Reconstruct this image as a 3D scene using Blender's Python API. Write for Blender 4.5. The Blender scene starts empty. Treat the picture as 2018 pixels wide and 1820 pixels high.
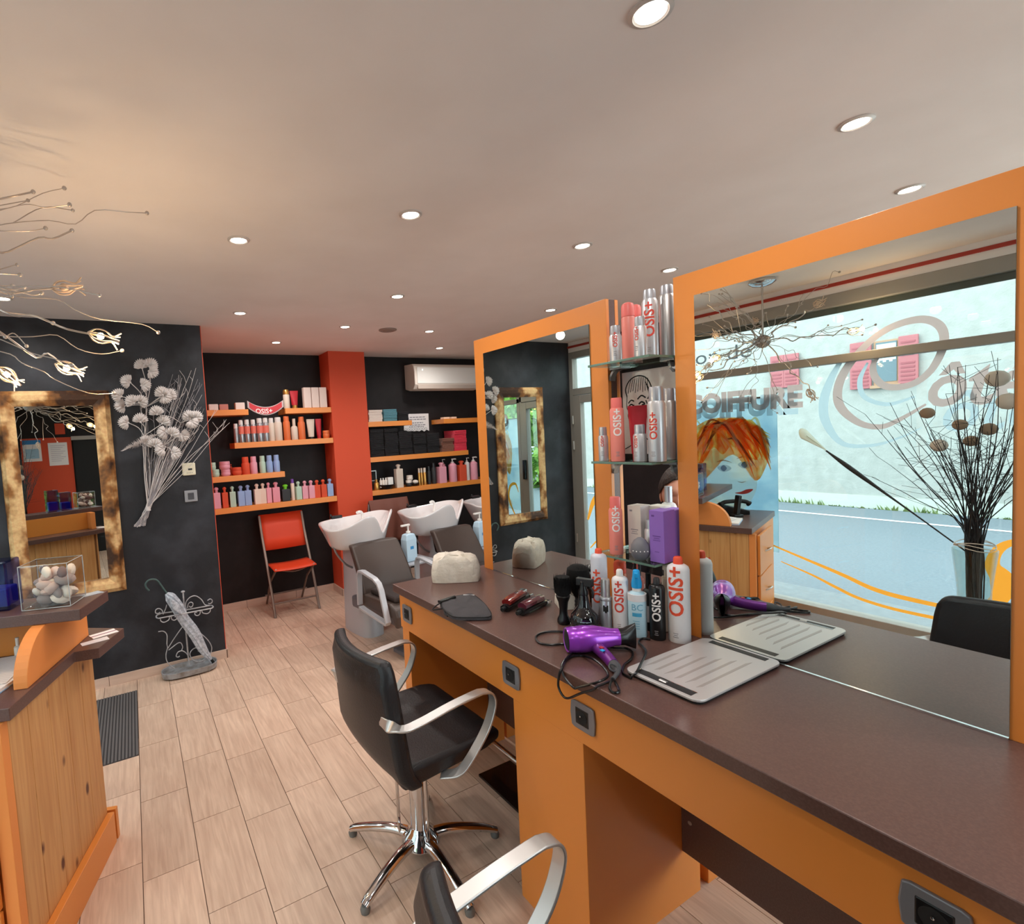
import bpy, bmesh, math, random
from mathutils import Vector, Matrix
random.seed(11)
C = bpy.context.scene.collection
SC = bpy.context.scene
PI = math.pi

# ------------------------------------------------------------ camera, sky, exposure
def make_camera():
    yaw, pitch, roll = 0.49683684, -0.06133152, -0.05686055
    cy, sy, cp, sp = math.cos(yaw), math.sin(yaw), math.cos(pitch), math.sin(pitch)
    w = Vector((sy*cp, cy*cp, sp)); r = Vector((cy, -sy, 0)); u = r.cross(w)
    cr, sr = math.cos(roll), math.sin(roll)
    r2, u2 = cr*r + sr*u, -sr*r + cr*u
    cam = bpy.data.cameras.new('camera'); o = bpy.data.objects.new('camera', cam); C.objects.link(o)
    m = Matrix((r2, u2, -w)).transposed().to_4x4(); m.translation = (0, 0, 1.6)
    o.matrix_world = m
    cam.lens = 1016.278/2018*36; cam.sensor_width = 36
    cam.shift_x = 197.13/2018; cam.shift_y = 9.81/2018
    cam.clip_start = 0.03; cam.clip_end = 200
    SC.camera = o
make_camera()

SC.view_settings.view_transform = 'Standard'; SC.view_settings.look = 'None'
SC.view_settings.gamma = 1.0; SC.view_settings.use_curve_mapping = False
SC.view_settings.exposure = 0.55
SKY = 4.4          # overcast sky strength
SPOT_W = 15.0       # power of each recessed ceiling spot
BUD_W = 3.0          # power of each lit chandelier bud
world = bpy.data.worlds.new('overcast_sky'); SC.world = world; world.use_nodes = True
bg = world.node_tree.nodes['Background']
bg.inputs[0].default_value = (0.86, 0.94, 1.0, 1); bg.inputs[1].default_value = SKY
SC.cycles.use_denoising = True
SC.cycles.max_bounces = 12; SC.cycles.diffuse_bounces = 8; SC.cycles.glossy_bounces = 8
SC.cycles.transmission_bounces = 10; SC.cycles.transparent_max_bounces = 16
SC.cycles.caustics_reflective = False; SC.cycles.caustics_refractive = False
SC.cycles.sample_clamp_indirect = 10

# ------------------------------------------------------------ colours and materials
def lin(c):
    def f(v):
        v /= 255.0
        return v/12.92 if v <= 0.04045 else ((v+0.055)/1.055)**2.4
    return (f(c[0]), f(c[1]), f(c[2]), 1)

MATS = {}
def mat(name, rgb, rough=0.5, metal=0.0, spec=0.5, coat=0.0, emit=None, estr=0.0, trans=0.0, ior=1.45,
        noise=None, bump=None, alpha=1.0, sheen=0.0):
    """noise=(rgb2, scale, detail, lo, hi, stretch)   bump=(scale, strength, stretch)"""
    if name in MATS: return MATS[name]
    m = bpy.data.materials.new(name); m.use_nodes = True; MATS[name] = m
    nt = m.node_tree; N = nt.nodes; L = nt.links; b = N['Principled BSDF']
    b.inputs['Base Color'].default_value = lin(rgb); b.inputs['Roughness'].default_value = rough
    b.inputs['Metallic'].default_value = metal; b.inputs['Specular IOR Level'].default_value = spec
    b.inputs['Coat Weight'].default_value = coat; b.inputs['Transmission Weight'].default_value = trans
    b.inputs['IOR'].default_value = ior; b.inputs['Alpha'].default_value = alpha
    if sheen: b.inputs['Sheen Weight'].default_value = sheen
    if emit: b.inputs['Emission Color'].default_value = lin(emit); b.inputs['Emission Strength'].default_value = estr
    def coords(stretch):
        tc = N.new('ShaderNodeTexCoord'); mp = N.new('ShaderNodeMapping'); mp.inputs['Scale'].default_value = stretch
        L.new(tc.outputs['Object'], mp.inputs['Vector']); return mp.outputs[0]
    if noise:
        rgb2, sc, det, lo, hi, st = noise
        t = N.new('ShaderNodeTexNoise'); t.inputs['Scale'].default_value = sc; t.inputs['Detail'].default_value = det
        L.new(coords(st), t.inputs['Vector'])
        r = N.new('ShaderNodeValToRGB'); r.color_ramp.elements[0].position = lo; r.color_ramp.elements[1].position = hi
        r.color_ramp.elements[0].color = lin(rgb); r.color_ramp.elements[1].color = lin(rgb2)
        L.new(t.outputs['Fac'], r.inputs[0]); L.new(r.outputs[0], b.inputs['Base Color'])
    if bump:
        sc, s, st = bump
        t = N.new('ShaderNodeTexNoise'); t.inputs['Scale'].default_value = sc; t.inputs['Detail'].default_value = 6
        L.new(coords(st), t.inputs['Vector'])
        bp = N.new('ShaderNodeBump'); bp.inputs['Strength'].default_value = s; bp.inputs['Distance'].default_value = 0.01
        L.new(t.outputs['Fac'], bp.inputs['Height']); L.new(bp.outputs[0], b.inputs['Normal'])
    return m

U1 = (1, 1, 1)
def pane_material(name, tint, gloss=1.0):
    """flat window glass: clear transmission plus a Fresnel reflection"""
    m = bpy.data.materials.new(name); m.use_nodes = True; MATS[name] = m
    nt = m.node_tree; N = nt.nodes; L = nt.links; N.remove(N['Principled BSDF'])
    tr = N.new('ShaderNodeBsdfTransparent'); tr.inputs[0].default_value = tint
    gl = N.new('ShaderNodeBsdfGlossy'); gl.inputs['Roughness'].default_value = 0.0
    lw = N.new('ShaderNodeLayerWeight'); lw.inputs['Blend'].default_value = 0.5
    pw = N.new('ShaderNodeMath'); pw.operation = 'POWER'; pw.inputs[1].default_value = 4.0; L.new(lw.outputs['Facing'], pw.inputs[0])
    fr = N.new('ShaderNodeMath'); fr.operation = 'MULTIPLY_ADD'; fr.inputs[1].default_value = 0.75; fr.inputs[2].default_value = 0.045; L.new(pw.outputs[0], fr.inputs[0])
    mx = N.new('ShaderNodeMixShader'); L.new(fr.outputs[0], mx.inputs[0]); L.new(tr.outputs[0], mx.inputs[1]); L.new(gl.outputs[0], mx.inputs[2])
    L.new(mx.outputs[0], N['Material Output'].inputs[0])
    return m

def backlit(name, rgb, rgb2=None, sc=8.0, st=(1,1,1), k=0.85):
    """thin printed vinyl or paper: half reflects, half lets light through"""
    if name in MATS: return MATS[name]
    m = bpy.data.materials.new(name); m.use_nodes = True; MATS[name] = m
    nt = m.node_tree; N = nt.nodes; L = nt.links; N.remove(N['Principled BSDF'])
    d = N.new('ShaderNodeBsdfDiffuse'); t = N.new('ShaderNodeBsdfTranslucent'); mx = N.new('ShaderNodeMixShader'); mx.inputs[0].default_value = k
    d.inputs[0].default_value = lin(rgb); t.inputs[0].default_value = lin(rgb)
    if rgb2:
        tc = N.new('ShaderNodeTexCoord'); mp = N.new('ShaderNodeMapping'); mp.inputs['Scale'].default_value = st; L.new(tc.outputs['Object'], mp.inputs[0])
        n = N.new('ShaderNodeTexNoise'); n.inputs['Scale'].default_value = sc; n.inputs['Detail'].default_value = 4; L.new(mp.outputs[0], n.inputs['Vector'])
        r = N.new('ShaderNodeValToRGB'); r.color_ramp.elements[0].position = .38; r.color_ramp.elements[1].position = .64
        r.color_ramp.elements[0].color = lin(rgb); r.color_ramp.elements[1].color = lin(rgb2); L.new(n.outputs['Fac'], r.inputs[0])
        L.new(r.outputs[0], d.inputs[0]); L.new(r.outputs[0], t.inputs[0])
    L.new(d.outputs[0], mx.inputs[1]); L.new(t.outputs[0], mx.inputs[2]); L.new(mx.outputs[0], N['Material Output'].inputs[0])
    return m

def tile_material():
    m = bpy.data.materials.new('oak_look_tile'); m.use_nodes = True; MATS['tile'] = m
    nt = m.node_tree; N = nt.nodes; L = nt.links; b = N['Principled BSDF']
    tc = N.new('ShaderNodeTexCoord'); oi = N.new('ShaderNodeObjectInfo'); ge = N.new('ShaderNodeNewGeometry')
    add = N.new('ShaderNodeMath'); L.new(oi.outputs['Random'], add.inputs[0]); L.new(ge.outputs['Random Per Island'], add.inputs[1])
    mul = N.new('ShaderNodeMath'); mul.operation = 'MULTIPLY'; mul.inputs[1].default_value = 37.0; L.new(add.outputs[0], mul.inputs[0])
    cmb = N.new('ShaderNodeCombineXYZ'); L.new(mul.outputs[0], cmb.inputs[0]); L.new(mul.outputs[0], cmb.inputs[2])
    va = N.new('ShaderNodeVectorMath'); L.new(tc.outputs['Object'], va.inputs[0]); L.new(cmb.outputs[0], va.inputs[1])
    def noise(scale, stretch, det):
        mp = N.new('ShaderNodeMapping'); mp.inputs['Scale'].default_value = stretch; L.new(va.outputs[0], mp.inputs['Vector'])
        t = N.new('ShaderNodeTexNoise'); t.inputs['Scale'].default_value = scale; t.inputs['Detail'].default_value = det
        t.inputs['Distortion'].default_value = 0.6
        L.new(mp.outputs[0], t.inputs['Vector']); return t.outputs['Fac']
    grain = noise(9, (7, 0.55, 1), 6); cloud = noise(5, (1.6, 0.7, 1), 3)
    r = N.new('ShaderNodeValToRGB'); r.color_ramp.elements[0].position = 0.33; r.color_ramp.elements[1].position = 0.7
    r.color_ramp.elements[0].color = lin((201, 171, 150)); r.color_ramp.elements[1].color = lin((223, 195, 173)); L.new(grain, r.inputs[0])
    r2 = N.new('ShaderNodeValToRGB'); r2.color_ramp.elements[0].position = 0.3; r2.color_ramp.elements[1].position = 0.72
    r2.color_ramp.elements[0].color = (0.86, 0.83, 0.82, 1); r2.color_ramp.elements[1].color = (1, 1, 1, 1); L.new(cloud, r2.inputs[0])
    mx = N.new('ShaderNodeMixRGB'); mx.blend_type = 'MULTIPLY'; mx.inputs[0].default_value = 0.8
    L.new(r.outputs[0], mx.inputs[1]); L.new(r2.outputs[0], mx.inputs[2])
    fr = N.new('ShaderNodeMath'); fr.operation = 'FRACT'; L.new(add.outputs[0], fr.inputs[0])
    mr = N.new('ShaderNodeMapRange'); mr.inputs[3].default_value = 0.9; mr.inputs[4].default_value = 1.06; L.new(fr.outputs[0], mr.inputs[0])
    hs = N.new('ShaderNodeHueSaturation'); L.new(mr.outputs[0], hs.inputs['Value']); L.new(mx.outputs[0], hs.inputs['Color'])
    L.new(hs.outputs[0], b.inputs['Base Color']); b.inputs['Roughness'].default_value = 0.42
    b.inputs['Specular IOR Level'].default_value = 0.35
    bp = N.new('ShaderNodeBump'); bp.inputs['Strength'].default_value = 0.08; bp.inputs['Distance'].default_value = 0.004
    L.new(grain, bp.inputs['Height']); L.new(bp.outputs[0], b.inputs['Normal'])
    return m

def pine_material():
    m = bpy.data.materials.new('knotty_pine'); m.use_nodes = True; MATS['pine'] = m
    nt = m.node_tree; N = nt.nodes; L = nt.links; b = N['Principled BSDF']
    tc = N.new('ShaderNodeTexCoord'); oi = N.new('ShaderNodeObjectInfo')
    mul = N.new('ShaderNodeMath'); mul.operation = 'MULTIPLY'; mul.inputs[1].default_value = 23.0; L.new(oi.outputs['Random'], mul.inputs[0])
    cmb = N.new('ShaderNodeCombineXYZ'); L.new(mul.outputs[0], cmb.inputs[2])
    va = N.new('ShaderNodeVectorMath'); L.new(tc.outputs['Object'], va.inputs[0]); L.new(cmb.outputs[0], va.inputs[1])
    mp = N.new('ShaderNodeMapping'); mp.inputs['Scale'].default_value = (22, 22, 1.1); L.new(va.outputs[0], mp.inputs['Vector'])
    t = N.new('ShaderNodeTexNoise'); t.inputs['Scale'].default_value = 2.2; t.inputs['Detail'].default_value = 5; t.inputs['Distortion'].default_value = 0.8
    L.new(mp.outputs[0], t.inputs['Vector'])
    r = N.new('ShaderNodeValToRGB'); r.color_ramp.elements[0].position = 0.3; r.color_ramp.elements[1].position = 0.62
    r.color_ramp.elements[0].color = lin((190, 131, 76)); r.color_ramp.elements[1].color = lin((209, 155, 98)); L.new(t.outputs['Fac'], r.inputs[0])
    mp2 = N.new('ShaderNodeMapping'); mp2.inputs['Scale'].default_value = (1, 1, 0.55); L.new(va.outputs[0], mp2.inputs['Vector'])
    v = N.new('ShaderNodeTexVoronoi'); v.inputs['Scale'].default_value = 7.5; L.new(mp2.outputs[0], v.inputs['Vector'])
    r2 = N.new('ShaderNodeValToRGB'); r2.color_ramp.elements[0].position = 0.06; r2.color_ramp.elements[1].position = 0.12
    r2.color_ramp.elements[0].color = lin((112, 64, 34)); r2.color_ramp.elements[1].color = (1, 1, 1, 1); L.new(v.outputs['Distance'], r2.inputs[0])
    mx = N.new('ShaderNodeMixRGB'); mx.blend_type = 'MULTIPLY'; mx.inputs[0].default_value = 1
    L.new(r.outputs[0], mx.inputs[1]); L.new(r2.outputs[0], mx.inputs[2]); L.new(mx.outputs[0], b.inputs['Base Color'])
    b.inputs['Roughness'].default_value = 0.45
    return m

def gilt_material():
    """burnt gold leaf: pale gold blotches over a scorched brown frame"""
    m = bpy.data.materials.new('burnt_gold_leaf'); m.use_nodes = True; MATS['gilt'] = m
    nt = m.node_tree; N = nt.nodes; L = nt.links; b = N['Principled BSDF']
    tc = N.new('ShaderNodeTexCoord'); mp = N.new('ShaderNodeMapping'); mp.inputs['Scale'].default_value = (1.0, 1.0, 0.8); L.new(tc.outputs['Object'], mp.inputs['Vector'])
    t = N.new('ShaderNodeTexNoise'); t.inputs['Scale'].default_value = 7.0; t.inputs['Detail'].default_value = 3.0; L.new(mp.outputs[0], t.inputs['Vector'])
    r = N.new('ShaderNodeValToRGB'); e = r.color_ramp.elements; e[0].position = 0.40; e[1].position = 0.60
    e[0].color = lin((62, 36, 18)); e[1].color = lin((224, 184, 130)); x = e.new(0.5); x.color = lin((150, 98, 48)); L.new(t.outputs['Fac'], r.inputs[0])
    t2 = N.new('ShaderNodeTexNoise'); t2.inputs['Scale'].default_value = 60; t2.inputs['Detail'].default_value = 4; L.new(tc.outputs['Object'], t2.inputs['Vector'])
    mx = N.new('ShaderNodeMixRGB'); mx.blend_type = 'OVERLAY'; mx.inputs[0].default_value = 0.45; L.new(r.outputs[0], mx.inputs[1]); L.new(t2.outputs['Fac'], mx.inputs[2])
    L.new(mx.outputs[0], b.inputs['Base Color']); b.inputs['Roughness'].default_value = 0.5; b.inputs['Metallic'].default_value = 0.25
    bp = N.new('ShaderNodeBump'); bp.inputs['Strength'].default_value = 0.35; bp.inputs['Distance'].default_value = 0.004
    L.new(t2.outputs['Fac'], bp.inputs['Height']); L.new(bp.outputs[0], b.inputs['Normal'])
    return m

tile_material(); pine_material(); gilt_material()
pane_material('pane', (0.93, 0.97, 0.96, 1)); pane_material('clear_glass', (0.97, 0.98, 0.98, 1)); pane_material('blue_glass', (0.42, 0.46, 0.86, 1)); pane_material('vase_glass', (0.88, 0.93, 0.92, 1))
pane_material('shelf_glass', (0.80, 0.90, 0.85, 1)); mat('glass_edge', (112, 146, 130), 0.15, trans=0.3)
mat('ceiling', (240, 233, 230), 0.85, spec=0.2, noise=((233, 225, 221), 2.2, 5, 0.35, 0.7, U1), bump=(9, 0.06, U1))
mat('slate', (33, 34, 39), 0.55, spec=0.4, noise=((56, 58, 65), 5, 7, 0.42, 0.75, U1), bump=(9, 0.5, U1))
mat('black_wall', (25, 20, 21), 0.6, spec=0.35, noise=((37, 31, 32), 5, 6, 0.45, 0.8, U1), bump=(10, 0.3, U1))
mat('coral', (206, 80, 52), 0.6, spec=0.3)
mat('orange', (224, 138, 60), 0.36, spec=0.65, bump=(400, 0.02, U1))
mat('orange_edge', (230, 142, 76), 0.5, spec=0.35)
mat('wenge', (92, 66, 60), 0.30, spec=0.5, noise=((103, 76, 69), 220, 3, 0.4, 0.7, U1))
mat('grout', (112, 92, 80), 0.9)
mat('skirting_tile', (200, 174, 158), 0.45, noise=((212, 188, 172), 8, 4, 0.3, 0.7, (0.6, 0.6, 6)))
mat('mirror', (222, 230, 227), 0.0, 1.0)
mat('mirror_edge', (120, 140, 135), 0.2, 0.3)
mat('chrome', (214, 214, 216), 0.08, 1.0)
mat('satin', (196, 194, 192), 0.34, 0.75)
mat('steel_grey', (150, 150, 152), 0.4, 0.6)
mat('black_leather', (30, 29, 32), 0.42, spec=0.5, bump=(160, 0.12, U1))
mat('grey_leather', (84, 76, 72), 0.42, spec=0.5, bump=(120, 0.1, U1))
mat('brown_leather', (70, 58, 53), 0.4, spec=0.5, bump=(120, 0.1, U1))
mat('ceramic', (214, 210, 211), 0.12, spec=0.6, coat=0.4)
mat('shell_grey', (178, 180, 186), 0.35, 0.2)
mat('dark_grey', (92, 92, 98), 0.45)
mat('black_plastic', (18, 18, 20), 0.3)
mat('black_matte', (20, 20, 21), 0.75)
mat('white_plastic', (232, 230, 226), 0.35)
mat('offwhite', (224, 214, 204), 0.5)
mat('frame_grey', (158, 152, 146), 0.45, 0.25)
mat('paper', (236, 232, 232), 0.8)
# ------------------------------------------------------------ mesh building helpers
class MB:
    def __init__(s): s.v = []; s.f = []; s.m = []; s.sm = []
    def add(s, vs, fs, mi=0, smooth=False, M=None):
        n = len(s.v)
        for v in vs:
            v = Vector(v); s.v.append(M @ v if M else v)
        for f in fs: s.f.append([n+i for i in f]); s.m.append(mi); s.sm.append(smooth)
        return s
    def box(s, a, b, mi=0, M=None):
        x0, y0, z0 = a; x1, y1, z1 = b
        vs = [(x0,y0,z0),(x1,y0,z0),(x1,y1,z0),(x0,y1,z0),(x0,y0,z1),(x1,y0,z1),(x1,y1,z1),(x0,y1,z1)]
        return s.add(vs, [(0,3,2,1),(4,5,6,7),(0,1,5,4),(1,2,6,5),(2,3,7,6),(3,0,4,7)], mi, False, M)
    def prism(s, poly, z0, z1, mi=0, M=None, smooth=False):
        n = len(poly); vs = [(p[0],p[1],z0) for p in poly]+[(p[0],p[1],z1) for p in poly]
        s.add(vs, [list(range(n))[::-1], list(range(n,2*n))], mi, False, M)
        k = len(s.v)-2*n
        for i in range(n):
            j = (i+1) % n; s.f.append([k+i,k+j,k+n+j,k+n+i]); s.m.append(mi); s.sm.append(smooth)
        return s
    def lathe(s, prof, seg=20, M=None, mi=0, smooth=True, sx=1.0, sy=1.0):
        """prof: list of (r, z) or (r, z, material); r=0 closes"""
        vs = []; rows = []
        for p in prof:
            r, z = p[0], p[1]
            if r <= 1e-6: rows.append([len(vs)]); vs.append((0,0,z))
            else:
                rows.append(list(range(len(vs), len(vs)+seg)))
                for k in range(seg):
                    a = 2*PI*k/seg; vs.append((r*math.cos(a)*sx, r*math.sin(a)*sy, z))
        n = len(s.v)
        for v in vs: v = Vector(v); s.v.append(M @ v if M else v)
        for i in range(len(prof)-1):
            a, b = rows[i], rows[i+1]; mm = prof[i+1][2] if len(prof[i+1]) > 2 else mi
            for k in range(seg):
                k2 = (k+1) % seg
                if len(a) == 1 and len(b) == 1: continue
                if len(a) == 1: f = [a[0], b[k2], b[k]]
                elif len(b) == 1: f = [a[k], a[k2], b[0]]
                else: f = [a[k], a[k2], b[k2], b[k]]
                s.f.append([n+q for q in f]); s.m.append(mm); s.sm.append(smooth)
        if len(rows[0]) > 1: s.f.append([n+q for q in rows[0]][::-1]); s.m.append(mi); s.sm.append(False)
        if len(rows[-1]) > 1: s.f.append([n+q for q in rows[-1]]); s.m.append(prof[-1][2] if len(prof[-1]) > 2 else mi); s.sm.append(False)
        return s
    def tube(s, pts, r, seg=8, mi=0, closed=False, M=None, flat=1.0):
        """pts: list of Vector; r number or list"""
        P = [Vector(p) for p in pts]; n = len(P)
        R = r if isinstance(r, (list, tuple)) else [r]*n
        up = None; rings = []; base = len(s.v)
        for i in range(n):
            if closed: t = P[(i+1) % n]-P[i-1]
            else: t = P[min(i+1, n-1)]-P[max(i-1, 0)]
            if t.length < 1e-9: t = Vector((0,0,1))
            t.normalize()
            if up is None:
                up = Vector((0,0,1)) if abs(t.z) < 0.9 else Vector((1,0,0))
            side = t.cross(up)
            if side.length < 1e-6: side = t.cross(Vector((1,0,0)))
            side.normalize(); up = side.cross(t).normalized()
            ring = []
            for k in range(seg):
                a = 2*PI*k/seg; v = P[i]+(side*math.cos(a)+up*math.sin(a)*flat)*R[i]
                ring.append(len(s.v)); s.v.append(M @ v if M else v)
            rings.append(ring)
        m = n if closed else n-1
        for i in range(m):
            a, b = rings[i], rings[(i+1) % n]
            for k in range(seg):
                k2 = (k+1) % seg; s.f.append([a[k], a[k2], b[k2], b[k]]); s.m.append(mi); s.sm.append(True)
        if not closed:
            s.f.append(rings[0][::-1]); s.m.append(mi); s.sm.append(False)
            s.f.append(rings[-1]); s.m.append(mi); s.sm.append(False)
        return s
    def strap(s, pts, wdir, width, thick, mi=0, M=None):
        """a flat bar: rectangular section swept along pts, wide along wdir"""
        P = [Vector(p) for p in pts]; W = Vector(wdir).normalized(); n = len(P); rings = []
        wl = width if isinstance(width, (list, tuple)) else [width]*n
        for i in range(n):
            t = (P[min(i+1,n-1)]-P[max(i-1,0)]).normalized(); nn = t.cross(W).normalized(); ring = []
            for a, b in ((-1,-1),(1,-1),(1,1),(-1,1)):
                v = P[i]+W*(a*wl[i]/2)+nn*(b*thick/2); ring.append(len(s.v)); s.v.append(M @ v if M else v)
            rings.append(ring)
        for i in range(n-1):
            a, b = rings[i], rings[i+1]
            for k in range(4):
                k2 = (k+1) % 4; s.f.append([a[k], a[k2], b[k2], b[k]]); s.m.append(mi); s.sm.append(True)
        s.f.append(rings[0][::-1]); s.m.append(mi); s.sm.append(False); s.f.append(rings[-1]); s.m.append(mi); s.sm.append(False)
        return s
    def ball(s, c, r, seg=10, mi=0, sc=(1,1,1), M=None):
        prof = [(math.sin(PI*i/(seg//2+1))*1.0, -math.cos(PI*i/(seg//2+1))) for i in range(seg//2+2)]
        prof[0] = (0,-1); prof[-1] = (0,1)
        T = Matrix.Translation(Vector(c)) @ Matrix.Diagonal((r*sc[0], r*sc[1], r*sc[2], 1))
        return s.lathe(prof, seg, (M @ T) if M else T, mi)
    def grid(s, fn, nu, nv, mi=0, smooth=True, M=None):
        n = len(s.v)
        for i in range(nu):
            for j in range(nv):
                v = Vector(fn(i/(nu-1), j/(nv-1))); s.v.append(M @ v if M else v)
        for i in range(nu-1):
            for j in range(nv-1):
                a = n+i*nv+j; s.f.append([a, a+nv, a+nv+1, a+1]); s.m.append(mi); s.sm.append(smooth)
        return s
    def mesh(s, name, mats, off=None, weld=False):
        me = bpy.data.meshes.new(name)
        vs = [v-off for v in s.v] if off is not None else s.v
        me.from_pydata([tuple(v) for v in vs], [], s.f)
        for x in (mats if isinstance(mats, (list, tuple)) else [mats]): me.materials.append(MATS[x] if isinstance(x, str) else x)
        me.polygons.foreach_set('material_index', s.m); me.polygons.foreach_set('use_smooth', s.sm)
        bm = bmesh.new(); bm.from_mesh(me)
        if weld: bmesh.ops.remove_doubles(bm, verts=bm.verts, dist=0.0004)
        bmesh.ops.recalc_face_normals(bm, faces=bm.faces); bm.to_mesh(me); bm.free()
        if any(s.sm): me.set_sharp_from_angle(angle=0.7)
        return me
    def build(s, name, mats, parent=None, bevel=0, seg=2, sub=0, solid=0, weld=False, world=True):
        """one mesh object; geometry given in world coordinates unless the parent was made with local=True"""
        off = None
        if parent is not None and world and not parent.get('_local'):
            off = Vector(parent['_off'])
        me = s.mesh(name, mats, off, weld)
        o = bpy.data.objects.new(name, me); C.objects.link(o)
        if parent is not None:
            o.parent = parent
            o['_off'] = tuple(parent['_off']); o['_local'] = parent.get('_local', False)
        else: o['_off'] = (0.0,0.0,0.0)
        if solid:
            md = o.modifiers.new('thickness', 'SOLIDIFY'); md.thickness = solid; md.offset = 0
        if bevel:
            md = o.modifiers.new('rounded_edges', 'BEVEL'); md.width = bevel; md.segments = seg; md.limit_method = 'ANGLE'; md.angle_limit = 0.6
            md.harden_normals = False
        if sub:
            md = o.modifiers.new('smooth', 'SUBSURF'); md.levels = sub; md.render_levels = sub
        return o

def thing(name, label, cat, loc, rotz=0.0, group=None, local=False):
    """an Empty at the base of a thing; its parts are children"""
    o = bpy.data.objects.new(name, None); C.objects.link(o); o.location = loc; o.rotation_euler = (0,0,rotz)
    o.empty_display_size = 0.05
    o['label'] = label; o['category'] = cat
    if group: o['group'] = group
    o['_off'] = tuple(loc); o['_local'] = local
    return o
def tag(o, label, cat, group=None, kind=None):
    o['label'] = label; o['category'] = cat
    if group: o['group'] = group
    if kind: o['kind'] = kind
    return o
def struct(o): o['kind'] = 'structure'; return o
def clone(root, name=None, loc=None, rotz=None, label=None, group=None, cat=None):
    """a copy of a thing with copies of its parts and sub-parts (mesh data shared)"""
    def rec(o, parent):
        c = o.copy(); C.objects.link(c)
        if parent is not None: c.parent = parent
        for ch in list(o.children): rec(ch, c)
        return c
    r = rec(root, None)
    if loc is not None: r.location = loc
    if rotz is not None: r.rotation_euler = (0,0,rotz)
    if label: r['label'] = label
    if group: r['group'] = group
    if cat: r['category'] = cat
    return r

def T(x, y, z): return Matrix.Translation((x, y, z))
def RZ(a): return Matrix.Rotation(a, 4, 'Z')
def RX(a): return Matrix.Rotation(a, 4, 'X')
def RY(a): return Matrix.Rotation(a, 4, 'Y')
def smoothpath(pts, n=6, closed=False):
    """Catmull-Rom through pts"""
    P = [Vector(p) for p in pts]; out = []; N = len(P)
    rng = range(N) if closed else range(N-1)
    for i in rng:
        p0 = P[(i-1) % N] if closed or i > 0 else P[i]*2-P[i+1]
        p1 = P[i]; p2 = P[(i+1) % N]
        p3 = P[(i+2) % N] if closed or i+2 < N else P[i+1]*2-P[i]
        for k in range(n):
            t = k/n
            out.append(0.5*((2*p1)+(p2-p0)*t+(2*p0-5*p1+4*p2-p3)*t*t+(3*p1-p0-3*p2+p3)*t**3))
    if not closed: out.append(P[-1])
    return out

_TXT = {}
def text_mesh(body, size, shear=0.0, bold=0.0, sp=1.0, fine=False):
    key = (body, size, shear, bold, sp, fine)
    if key in _TXT: return _TXT[key]
    cu = bpy.data.curves.new('lettering', 'FONT'); cu.body = body; cu.size = size; cu.shear = shear; cu.offset = bold
    cu.align_x = 'LEFT'; cu.align_y = 'BOTTOM_BASELINE'; cu.resolution_u = 3; cu.space_character = sp
    o = bpy.data.objects.new('lettering', cu); C.objects.link(o)
    dg = bpy.context.evaluated_depsgraph_get(); me = bpy.data.meshes.new_from_object(o.evaluated_get(dg), depsgraph=dg)
    if fine:                                  # cut the letters up so that they can follow a curved can
        bm = bmesh.new(); bm.from_mesh(me); bmesh.ops.triangulate(bm, faces=bm.faces)
        for _ in range(6):
            es = [e for e in bm.edges if e.calc_length() > size*0.10]
            if not es: break
            bmesh.ops.subdivide_edges(bm, edges=es, cuts=1); bmesh.ops.triangulate(bm, faces=[f for f in bm.faces if len(f.verts) > 3])
        bm.to_mesh(me); bm.free()
    vs = [v.co.copy() for v in me.vertices]; fs = [list(p.vertices) for p in me.polygons]
    bpy.data.objects.remove(o); bpy.data.curves.remove(cu); bpy.data.meshes.remove(me)
    _TXT[key] = (vs, fs); return vs, fs
def lettering(body, size, material, parent, fn, shear=0.0, bold=0.0, center=True, name='lettering', sp=1.0, fine=False):
    """flat print laid on a surface: fn maps the text's own (x, y) to a point"""
    vs, fs = text_mesh(body, size, shear, bold, sp, fine)
    cx = (min(v.x for v in vs)+max(v.x for v in vs))/2 if center else 0
    mb = MB(); mb.add([fn(v.x-cx, v.y) for v in vs], fs)
    o = mb.build(name, material, parent)
    return o
# ------------------------------------------------------------ the room
CZ = 2.484            # ceiling height
XW, XR = -1.118, 4.25 # shop-window wall, far right wall
YF, YL, YB = -1.75, 4.07, 5.22   # wall behind the camera, left recess wall, back wall
XM = 1.535            # mirror plane of the styling island
ZT = 0.907            # top of the island

def floor():
    mb = MB(); mb.box((XW-0.1, YF-0.1, -0.12), (XR+0.1, YB+0.1, -0.0035))
    fl = struct(mb.build('floor', 'grout'))
    off = {-1: 2.228, 0: 2.12, 1: 1.849, 2: 1.735, 3: 1.819}
    me = MB().box((-0.0960, -0.2464, -0.009), (0.0960, 0.2464, 0)).mesh('tile', 'tile')
    rest = MB()
    for k in range(-6, 23):
        x = -0.086+0.195*k+0.0975
        y0 = off.get(k, 1.6+((k*0.377) % 0.4955))
        for j in range(-9, 9):
            y = y0+0.4955*j+0.24775
            if y < YF or y > YB+0.24 or x > XR: continue
            if x < 0.42 and y-0.25 > YL+0.01: continue
            shown = -0.6 < x < 2.7 and y > 0.55 and not (x > 1.5 and y < 0.9)
            in_mat = k == -1 and 3.03 < y < 3.88
            if shown and not in_mat:
                o = bpy.data.objects.new('tile', me); C.objects.link(o); o.parent = fl; o.location = (x, y, 0)
            elif not in_mat: rest.box((x-0.096, y-0.2464, -0.009), (x+0.096, y+0.2464, 0))
    o = rest.build('tile_field', 'tile', fl); o['kind'] = 'stuff'
floor()

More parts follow.
